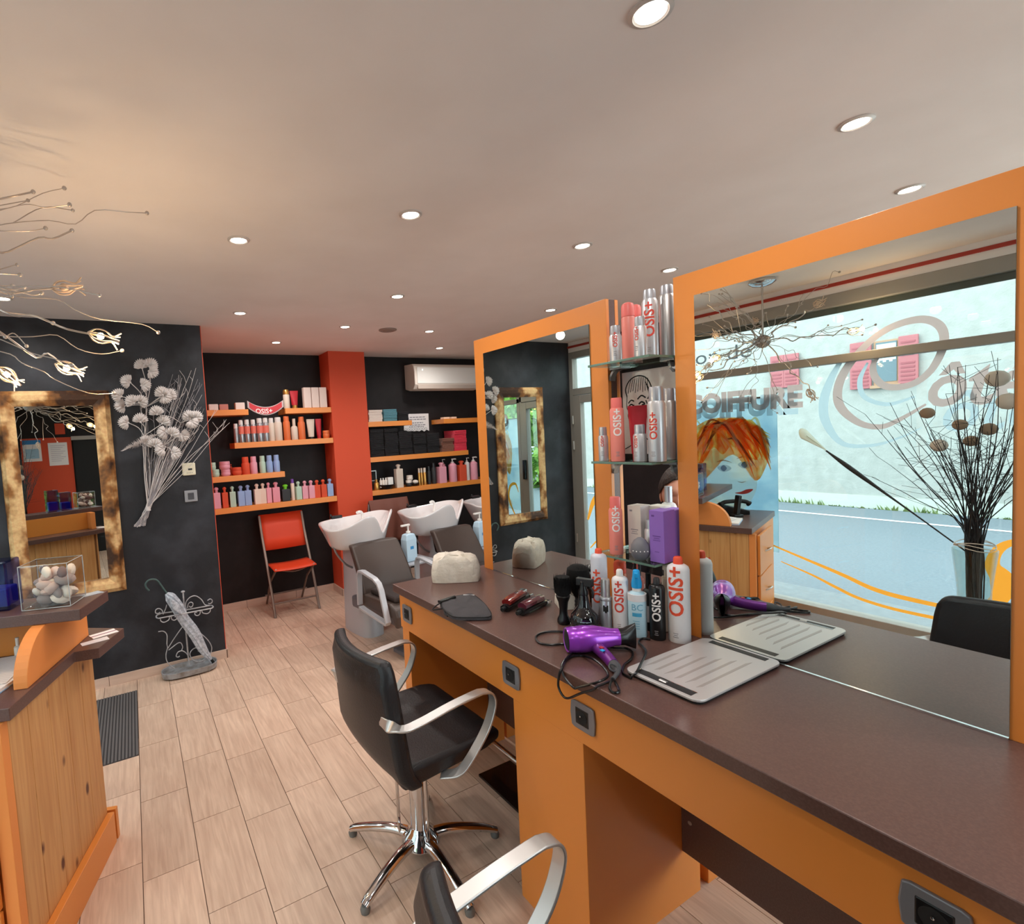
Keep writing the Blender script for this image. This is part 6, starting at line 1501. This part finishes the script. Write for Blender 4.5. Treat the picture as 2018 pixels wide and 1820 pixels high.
def cloth_bag(loc, rot, label, w, d, h, fold=0.0, open_top=False, seed=1):
    t = thing('fabric_bag', label, 'bag', loc, rot, local=True); rr = random.Random(seed); m = MB(); nu, nv = 34, 14
    ph = [rr.uniform(0,6) for _ in range(6)]
    def f(u, v):
        a = 2*PI*u; c, s = math.cos(a), math.sin(a); e = .45
        x = w/2*math.copysign(abs(c)**e, c); y = d/2*math.copysign(abs(s)**e, s)
        if v < .12: k = .90+.10*(v/.12); z = 0.004*v/.12*0
        z = h*v
        bulge = 1+.05*math.sin(PI*v)+.025*math.sin(3*a+ph[0])*math.sin(PI*v)+.02*math.sin(7*a+ph[1]+4*v)
        if open_top: taper = 1-.10*v+.16*max(0,v-.6); z += h*.22*v*v*math.sin(2*a+ph[2])+h*.10*v*math.sin(5*a+ph[3]); z = max(z, .0)
        else:
            taper = 1-.16*v**2-.55*max(0,(v-.82)/.18)**2; z = h*(v if v < .82 else .82+.18*math.sin((v-.82)/.18*PI/2)); z += .008*math.sin(4*a+ph[2])*v*v+.006*math.sin(9*a+ph[4])*v
        return (x*bulge*taper, y*bulge*taper, max(0,z))
    m.grid(f, nu, nv)
    top = nv-1
    if not open_top: m.f.append([i*nv+top for i in range(nu-1)]); m.m.append(0); m.sm.append(True)
    m.f.append([i*nv for i in range(nu-1)][::-1]); m.m.append(0); m.sm.append(False)
    mt = mat('bag_cloth', (226,219,208), .9, bump=(45, .5, U1), noise=((212,203,190), 20, 5, .35, .65, U1))
    m.build('pouch', mt, t, solid=.003 if open_top else 0, weld=True)
    m2 = MB()
    for k in range(2): m2.tube([f(u, .985 if not open_top else .97) for u in [(.05+.9*i/20) for i in range(21)]], .0022, 5); break
    m2.build('seam', mt, t)
    return t
cloth_bag((1.305, 2.035, ZT+.0015), -.56, 'plump cream fabric bag standing at the far end of the worktop', .225, .13, .118, seed=4)
cloth_bag((1.456, 1.448, ZT+.0015), -.5, 'open cream drawstring bag behind the black neck brush', .115, .10, .066, open_top=True, seed=9)

def black_pouch():
    t = thing('black_pouch', 'flat black fabric pouch with cord toggles lying on the worktop', 'pouch', (1.10, 1.66, ZT+.001))
    pts = [(1.060,1.776),(1.115,1.790),(1.203,1.777),(1.205,1.72),(1.165,1.60),(1.116,1.512),(1.060,1.535),(1.005,1.585),(1.005,1.64),(1.03,1.72)]
    P = smoothpath([(x,y,0) for x, y in pts], 5, True); c = Vector((1.10,1.66,0)); m = MB(); n = len(P)
    rows = [(1.0,.002),(1.0,.010),(.93,.017),(.6,.020),(.25,.0175)]
    vs = [(c.x+(p.x-c.x)*s, c.y+(p.y-c.y)*s, ZT+.001+z+.002*math.sin(k*.7)*(s < .99)) for s, z in rows for k, p in enumerate(P)]
    fs = [(r*n+k, r*n+(k+1) % n, (r+1)*n+(k+1) % n, (r+1)*n+k) for r in range(4) for k in range(n)]+[list(range(4*n,5*n)), list(range(n))[::-1]]
    m.add(vs, fs, 0, True); m.build('pouch', mat('pouch_cloth', (64,62,66), .8, bump=(300,.3,U1)), t)
    MB().tube([p*.985+Vector((c.x,c.y,0))*.015+Vector((0,0,ZT+.013)) for p in P], .002, 5, closed=True).build('piping', 'black_matte', t)
    MB().tube(smoothpath([(1.04,1.74,ZT+.02),(1.01,1.735,ZT+.012),(.99,1.72,ZT+.006),(1.035,1.70,ZT+.008),(1.005,1.66,ZT+.008),(1.00,1.63,ZT+.004)],5), .0025, 6).build('cord', 'black_matte', t)
    MB().tube([(1.035,1.745,ZT+.022),(1.115,1.755,ZT+.024)], .010, 10, flat=.7).build('cord_toggle', 'black_plastic', t)
    MB().tube([(1.165,1.765,ZT+.020),(1.20,1.735,ZT+.0195)], .0018, 5).build('white_tag', 'paper', t)
black_pouch()

def clipper(p0, p1, label, top, rot=0):
    a, b = Vector(p0), Vector(p1); L_ = (b-a).length; ang = math.atan2(b.y-a.y, b.x-a.x)
    t = thing('hair_clipper', label, 'hair clipper', (a.x, a.y, ZT), ang, local=True)
    def shell(z0, z1, w0, m, nm, x0=0.0, x1=1.0, bev=.006):
        mb = MB(); n = 10; vs = []; fs = []
        for i in range(n+1):
            u = x0+(x1-x0)*i/n; x = L_*u; w = w0*(.72+.34*math.sin(PI*min(1,u*.85+.15))); lift = .006*math.sin(PI*u)
            for k in range(8):
                q = 2*PI*k/8+PI/8; zz = (z0+z1)/2+(z1-z0)/2*math.sin(q)*1.08+lift; vs.append((x, w*math.cos(q)*1.08, max(zz, .001)))
        for i in range(n):
            for k in range(8): fs.append((i*8+k, i*8+(k+1) % 8, i*8+8+(k+1) % 8, i*8+8+k))
        fs += [list(range(8))[::-1], list(range(n*8, n*8+8))]; mb.add(vs, fs, 0, True); return mb.build(nm, m, t)
    shell(.001, .026, .021, 'black_plastic', 'lower_shell'); shell(.018, .043, .0205, top, 'upper_shell', .08, .86)
    MB().box((L_*.98,-.020,.008),(L_*1.10,.020,.020)).build('blade', 'chrome', t, bevel=.002)
    teeth = MB()
    for k in range(10): teeth.box((L_*1.10,-.019+.004*k,.009),(L_*1.15,-.017+.004*k,.015))
    o = teeth.build('blade_teeth', 'steel_grey', t); o['kind'] = 'stuff'
    MB().box((L_*.45,-.006,.044),(L_*.62,.006,.049)).build('switch', 'black_plastic', t, bevel=.002)
    MB().box((L_*.72,-.014,.040),(L_*.90,.014,.047)).build('chrome_plate', 'chrome', t, bevel=.003)
    MB().tube([(-.02,0,.014),(.005,0,.016)], .008, 8).build('cord_grip', 'black_matte', t)
clipper((1.205,1.545), (1.375,1.615), 'dark red and black hair clipper, farther of the two', mat('clip_red', (112,26,24), .2, coat=.5))
clipper((1.225,1.478), (1.375,1.512), 'burgundy hair clipper with chrome edge, nearer of the two', mat('clip_burgundy', (84,24,44), .2, coat=.5))

def neck_brush(x, y, label, h, r, lay=None):
    t = thing('neck_brush', label, 'brush', (x, y, ZT), face(x, y), local=True)
    MB().lathe([(0,0),(.020,0),(.023,.006),(.022,.018),(.015,.030),(.0135,.050),(.017,.078),(.023,.092),(.025,.100),(.020,.106),(0,.106)], 20).build('handle', 'black_plastic', t)
    rr = random.Random(int(x*1000)); b = MB().lathe([(0,.104),(.022,.104),(r*.98,.112),(r,.14),(r*.97,h-.012),(r*.85,h),(0,h+.001)], 22).build('bristle_block', mat('bristle_black', (10,10,11), 1.0), t)
    m = MB()
    for k in range(420):
        a = rr.uniform(0,2*PI); q = r*math.sqrt(rr.random()); s = .0008; zz = h*.98; c, sn = math.cos(a), math.sin(a)
        m.add([(q*c-s,q*sn,zz-.03),(q*c+s,q*sn,zz-.03),(q*c*1.06,q*sn*1.06,zz+rr.uniform(.002,.008))], [(0,1,2)])
        m.add([(r*c-s*sn,r*sn+s*c,.11+rr.random()*.07),(r*c+s*sn,r*sn-s*c,.11+rr.random()*.07),(r*c*1.05,r*sn*1.05,.13+rr.random()*.035)], [(0,1,2)])
    o = m.build('bristles', 'bristle_black', b); o['kind'] = 'stuff'
    return t
neck_brush(1.295, 1.328, 'black neck brush with upright bristles, left of the spray bottle', .168, .0290)
def water_sprayer():
    t = thing('water_sprayer', 'round smoky black water sprayer with tapered neck behind the purple dryer', 'spray bottle', (1.315,1.252,ZT), face(1.3,1.25)+1.1, local=True)
    MB().lathe([(0,0),(.034,0),(.044,.012),(.047,.030),(.042,.052),(.028,.068),(.020,.080),(.017,.105),(.015,.120),(0,.120)], 24).build('flask', mat('smoke_black', (22,22,26), .06, coat=.6), t)
    m = MB().lathe([(0,.118),(.017,.118),(.017,.132),(.012,.140),(.012,.165),(0,.170)], 16); m.box((-.022,-.010,.150),(.035,.010,.176)); m.tube(smoothpath([(.022,0,.152),(.034,0,.135),(.032,0,.112)],4), .005, 6); m.build('trigger_head', 'black_plastic', t, bevel=.003)
    m = MB(); m.grid(lambda u, v: (.0455*math.cos(-1.4+.7*u), .0455*math.sin(-1.4+.7*u), .026+.012*v), 6, 2); m.build('blue_label', mat('label_ice', (180,206,224), .4), t)
water_sprayer()
def duster():
    t = thing('soft_duster', 'soft black duster brush with ribbed handle behind the round sprayer', 'brush', (1.388,1.344,ZT), local=True)
    MB().lathe([(0,0),(.018,0),(.018,.03),(.014,.034),(.016,.044),(.014,.050),(.016,.058),(.013,.064),(.015,.075),(0,.080)], 16).build('handle', 'black_plastic', t)
    MB().lathe([(0,.074),(.016,.074),(.034,.11),(.042,.15),(.038,.178),(.022,.19),(0,.192)], 20).build('tuft', 'bristle_black', t)
    m = MB(); rr = random.Random(77)
    for k in range(700):
        a = rr.uniform(0,2*PI); z = rr.uniform(.10,.19); r = .040*math.sin(PI*min(1,(z-.06)/.16)); c, s = math.cos(a), math.sin(a)
        m.add([(r*c-.0008*s,r*s+.0008*c,z-.02),(r*c+.0008*s,r*s-.0008*c,z-.02),((r+.009)*c,(r+.009)*s,z+rr.uniform(-.005,.018))], [(0,1,2)])
    o = m.build('bristles', 'bristle_black', t); o['kind'] = 'stuff'
duster()

def hair_dryer():
    a, b = Vector((1.125,1.147,.948)), Vector((1.263,1.068,.950)); d = (b-a).normalized(); side = Vector((0,0,1)).cross(d).normalized()
    t = thing('hair_dryer', 'metallic purple hair dryer with black nozzle lying on the worktop', 'hair dryer', (1.19,1.10,ZT))
    M_ = Matrix((( -side.x, 0, d.x, a.x), (-side.y, 0, d.y, a.y), (0, 1, d.z, a.z), (0,0,0,1)))
    pur = mat('dryer_purple', (156,64,196), .26, .45, coat=.6)
    MB().lathe([(0,.004),(.030,.004),(.036,.000),(.038,.006),(.0395,.022),(.0385,.030),(.0395,.034),(.041,.052),(.039,.085),(.032,.118),(.0265,.142),(.0262,.158),(.0,.158)], 28, M_).build('barrel', pur, t)
    MB().lathe([(0,.001),(.029,.001),(.033,.004),(.0,.006)], 24, M_).build('intake_grille', 'black_matte', t)
    n = MB(); vs = []; N = 20
    for z, rx, ry in ((.155,.0255,.0255),(.175,.025,.0255),(.198,.017,.036),(.210,.009,.041),(.206,.006,.038),(.17,.015,.018)):
        for k in range(N): q = 2*PI*k/N; vs.append(M_ @ Vector((rx*math.cos(q), ry*math.sin(q), z)))
    n.add(vs, [(r*N+k, r*N+(k+1) % N, (r+1)*N+(k+1) % N, (r+1)*N+k) for r in range(5) for k in range(N)], 0, True); n.build('nozzle', 'black_plastic', t)
    # handle lying toward the edge of the worktop
    P = smoothpath([(1.185,1.098,.938),(1.178,1.062,.930),(1.160,1.018,.926),(1.142,.985,.925)], 5); nn = len(P)
    MB().tube(P, [.0185-.003*i/nn for i in range(nn)], 14, flat=1.05).build('handle', mat('handle_plum', (112,44,132), .3, .3), t)
    P = smoothpath([(1.142,.985,.925),(1.132,.968,.925),(1.112,.950,.922),(1.085,.940,.918)], 4); MB().tube(P, [.0155,.0155,.0152,.015,.0135,.0115,.009,.008,.007,.006,.0058,.0055,.0055][:len(P)], 12).build('handle_end', mat('rubber_grey', (70,70,74), .6), t)
    MB().tube([Vector((1.112,.962,.934))+Vector((.012*math.cos(q), .009*math.sin(q), .006*math.sin(q))) for q in [2*PI*k/14 for k in range(14)]], .0022, 6, closed=True).build('hanging_loop', 'rubber_grey', t)
    MB().box((1.150,1.030,.944),(1.162,1.042,.9475)).build('blue_button', 'bright_blue', t, bevel=.002); MB().box((1.163,1.044,.945),(1.174,1.056,.9485)).build('red_button', mat('button_red', (190,40,60), .4), t, bevel=.002)
    p = M_ @ Vector((-.020,-.032,.052)); MB().ball(p, .0045, 8).build('rivet', 'chrome', t)
    z = ZT+.0045
    cord = [(1.078,.938,.916),(1.03,.945,z),(1.022,.951,.903),(1.020,.993,.876),(1.019,1.038,.843),(1.019,1.060,.840),(1.019,1.077,.862),(1.020,1.072,.898),(1.035,1.075,z+.002),(1.075,1.102,z),(1.115,1.112,z),(1.140,1.098,z),(1.128,1.045,z+.012),(1.112,.997,z+.012),(1.095,.965,z+.004),
            (1.05,.955,z+.004),(1.021,1.0,.890),(1.021,1.02,.880),(1.021,1.055,.898),(1.045,1.088,z),(1.09,1.108,z+.006),(1.155,1.142,z),(1.16,1.19,z),(1.122,1.212,z),(1.104,1.242,z),(1.123,1.283,z),(1.157,1.300,z),(1.20,1.292,z),(1.235,1.255,z),(1.245,1.19,z),(1.245,1.12,z),(1.258,1.085,z),(1.284,1.062,z),(1.278,1.032,z),(1.240,1.004,z),(1.184,.986,z),(1.146,.957,z),(1.140,.925,z)]
    MB().tube(smoothpath(cord, 6), .0034, 7).build('cord', 'black_plastic', t)
    MB().tube(smoothpath([(1.140,.925,z+.004),(1.158,.922,z+.0145),(1.205,.945,z+.016),(1.27,.978,z+.018),(1.325,1.029,z+.004),(1.352,1.066,z),(1.385,1.078,z),(1.40,1.06,z)], 6), .0034, 7).build('cord', 'black_plastic', t)
    MB().tube(smoothpath([(1.082,.942,.918),(1.05,.922,z),(1.040,.900,z),(1.058,.898,z),(1.088,.935,z),(1.10,.955,z+.002)], 5), .0034, 7).build('cord', 'black_plastic', t)
hair_dryer()

def work_board():
    t = thing('work_board', 'flat silver board with dark channel along its edges, lying against the large mirror', 'tray', (1.345,.853,ZT))
    x0, x1, y0, y1 = 1.152, 1.530, .742, .962; z = ZT
    def rr_(x0, x1, y0, y1, r, n=5):
        out = []
        for cx, cy, a0 in ((x1-r,y1-r,0),(x0+r,y1-r,PI/2),(x0+r,y0+r,PI),(x1-r,y0+r,1.5*PI)):
            for k in range(n+1): a = a0+PI/2*k/n; out.append((cx+r*math.cos(a), cy+r*math.sin(a)))
        return out
    MB().prism(rr_(x0+.004,x1-.004,y0+.004,y1-.004,.022), z+.0005, z+.007).build('underside', 'black_matte', t)
    sil = mat('board_silver', (206,204,204), .32, .35)
    MB().prism(rr_(x0,x1,y0,y1,.026), z+.007, z+.0135).build('board', sil, t, bevel=.0015)
    MB().box((x0+.012,y0+.030,z+.0135),(x0+.034,y1-.03,z+.0142)).build('dark_channel', 'charcoal', t); MB().box((x1-.034,y0+.030,z+.0135),(x1-.012,y1-.03,z+.0142)).build('dark_channel', 'charcoal', t)
    MB().box((x0+.034,y0+.028,z+.0135),(x0+.036,y1-.028,z+.0155)).build('bright_rim', 'chrome', t)
    MB().tube([(x0+.023,.845,z+.0145),(x0+.023,.865,z+.0145)], .005, 8, flat=.5).build('latch', 'satin', t)
    g = MB()
    for k in range(6): y = y0+.040+.030*k; g.prism([(x0+.075+.02*(k % 2), y),(x1-.07-.02*k, y+.004),(x1-.09-.02*k, y+.011),(x0+.06, y+.008)], z+.0135, z+.0139)
    g.build('grooves', mat('board_groove', (176,170,168), .35, .3), t)
work_board()

# ------------------------------------------------------------ the client seated on the far side of the island
def client():
    P = thing('person', 'dark-haired person seated behind the glass shelves, only brow and eye showing', 'person', (2.42, 1.62, 0), PI+.20, local=True)
    skin = mat('skin', (214,160,136), .5, noise=((204,146,122), 9, 3, .4, .7, U1)); cl = mat('shirt_dark', (44,46,54), .85, bump=(60,.3,U1)); tr = mat('trousers_dark', (38,38,44), .85)
    V = []; E = []; R = []
    def j(p, r, par=None):
        V.append(p); R.append(r); 
        if par is not None: E.append((par, len(V)-1))
        return len(V)-1
    pel = j((-.03,0,.625), .105); w = j((-.02,0,.72), .11, pel); ch = j((0,0,.85), .122, w); up = j((.0,0,.95), .105, ch); nb = j((.01,0,1.035), .052, up); nk = j((.03,0,1.10), .048, nb)
    for s in (-1,1):
        hip = j((.02,.09*s,.615), .078, pel); kn = j((.43,.11*s,.585), .060, hip); cf = j((.45,.11*s,.38), .055, kn); an = j((.43,.11*s,.11), .036, cf); ft = j((.46,.115*s,.045), .034, an); te = j((.56,.125*s,.03), .028, ft)
        sh = j((.0,.17*s,.975), .058, up); el = j((.0,.245*s,.76), .042, sh); fa = j((.13,.20*s,.715), .037, el); wr = j((.22,.155*s,.690), .026, fa); pm = j((.27,.14*s,.684), .030, wr); pe = j((.305,.135*s,.678), .028, pm)
        for k, (dy, L_) in enumerate(((.030,.062),(.010,.072),(-.010,.068),(-.029,.052))):
            a = j((.312,.135*s+dy,.677), .0095, pe); b = j((.312+L_*.55,.135*s+dy*1.15,.672), .0085, a); j((.312+L_,.135*s+dy*1.2,.656), .0072, b)
        a = j((.272,.135*s-.036*s,.680), .011, pm); b = j((.295,.135*s-.058*s,.674), .0095, a); j((.32,.135*s-.066*s,.666), .008, b)
    me = bpy.data.meshes.new('body'); me.from_pydata(V, E, []); o = bpy.data.objects.new('body', me); C.objects.link(o); o.parent = P; o['_off'] = (0,0,0); o['_local'] = True
    sk = o.modifiers.new('skin', 'SKIN'); sk.use_smooth_shade = True
    for i, r in enumerate(R): me.skin_vertices[0].data[i].radius = (r, r)
    me.skin_vertices[0].data[0].use_root = True
    o.modifiers.new('smooth', 'SUBSURF').levels = 2; o.modifiers['smooth'].render_levels = 2
    # skin where the hands and neck are, cloth elsewhere
    dg = bpy.context.evaluated_depsgraph_get(); ev = o.evaluated_get(dg); m2 = bpy.data.meshes.new_from_object(ev, depsgraph=dg); o.modifiers.clear(); o.data = m2
    m2.materials.clear()
    for x in (cl, skin, tr, MATS['black_matte']): m2.materials.append(x)
    for p in m2.polygons:
        c = p.center; p.use_smooth = True
        p.material_index = 1 if (c.z > 1.045 or (c.x > .232 and c.z > .648 and c.z < .72)) else (3 if c.z < .075 else (2 if c.z < .655 and c.x > -.2 else 0))
    # head
    hc = Vector((.055,0,1.235)); m = MB(); nu, nv = 40, 28
    def hf(u, v):
        a = 2*PI*u; t = PI*v; x, y, z = math.sin(t)*math.cos(a), math.sin(t)*math.sin(a), math.cos(t)
        sx, sy, sz = .098, .076, .122
        p = Vector((x*sx, y*sy, z*sz))
        f = max(0, x)
        if z < 0: p.y *= 1-.30*(-z)**1.5; p.x *= 1-.10*(-z)
        if x < 0 and z < -.3: p.x *= 1-.35*(-z-.3)
        p.x += f*.004
        g = lambda cy, cz, w, h: math.exp(-((y-cy)/w)**2-((z-cz)/h)**2)*(1 if x > 0 else 0)
        p.x += .022*g(0,-.28,.13,.17)+.010*g(0,-.08,.10,.20)+.007*g(0,.20,.55,.10)+.007*g(0,-.62,.28,.09)+.008*g(0,-.88,.3,.14)-.010*g(.40,.04,.20,.10)-.010*g(-.40,.04,.20,.10)+.004*g(.5,-.25,.2,.2)+.004*g(-.5,-.25,.2,.2)
        return p+hc
    m.grid(hf, nu, nv); head = m.build('head', skin, P, weld=True)
    hair = mat('hair_dark_brown', (46,34,28), .6, bump=(90,.8,(1,1,.2)))
    h = MB()
    def hr(u, v):
        a = 2*PI*u; lim = .34+.16*(0.5-0.5*math.cos(a))+.06*math.sin(9*a)*.2
        lim = .30+.38*((1-math.cos(a))/2)**.8; t = PI*v*lim; x, y, z = math.sin(t)*math.cos(a), math.sin(t)*math.sin(a), math.cos(t)
        k = 1.07+.02*math.sin(11*a+5*v)+(.06 if v < .9 else .0)*(1 if x > 0 else .6)
        return Vector((x*.098*k-.004, y*.078*k, z*.122*k+.004))+hc
    h.grid(hr, 48, 16); h.build('hair', hair, head, solid=.006, weld=True)
    for s in (-1,1):
        c = hc+Vector((.079,.031*s,.004))
        MB().ball(c, .0125, 12).build('eye', mat('eye_white', (226,220,214), .25), head); MB().ball(c+Vector((.0085,0,0)), .0062, 10).build('iris', mat('iris_brown', (58,38,28), .15), head)
        MB().tube(smoothpath([hc+Vector((.094,.014*s,.026)), hc+Vector((.092,.034*s,.033)), hc+Vector((.080,.054*s,.026))],5), [.0035]*5+[.0042]*3+[.003]*3, 6).build('eyebrow', hair, head)
        MB().tube(smoothpath([c+Vector((.010,-.016*s,-.001)), c+Vector((.0135,0,.0075)), c+Vector((.006,.017*s,0))],4), .0022, 6).build('eyelid', skin, head)
        MB().ball(hc+Vector((-.006,.078*s,-.012)), .03, 12, 0, (.62,.28,1.0)).build('ear', skin, head)
    MB().tube(smoothpath([hc+Vector((.088,-.024,-.076)), hc+Vector((.099,0,-.073)), hc+Vector((.088,.024,-.076))],5), [.002]+[.0055]*9+[.002], 8, flat=.7).build('mouth', mat('lip', (176,104,92), .4), head)
    R_ = T(hc.x,hc.y,hc.z) @ RZ(.38) @ T(-hc.x,-hc.y,-hc.z); head.matrix_local = R_
client()

for o in bpy.data.objects:
    for k in ('_off', '_local'):
        if k in o: del o[k]
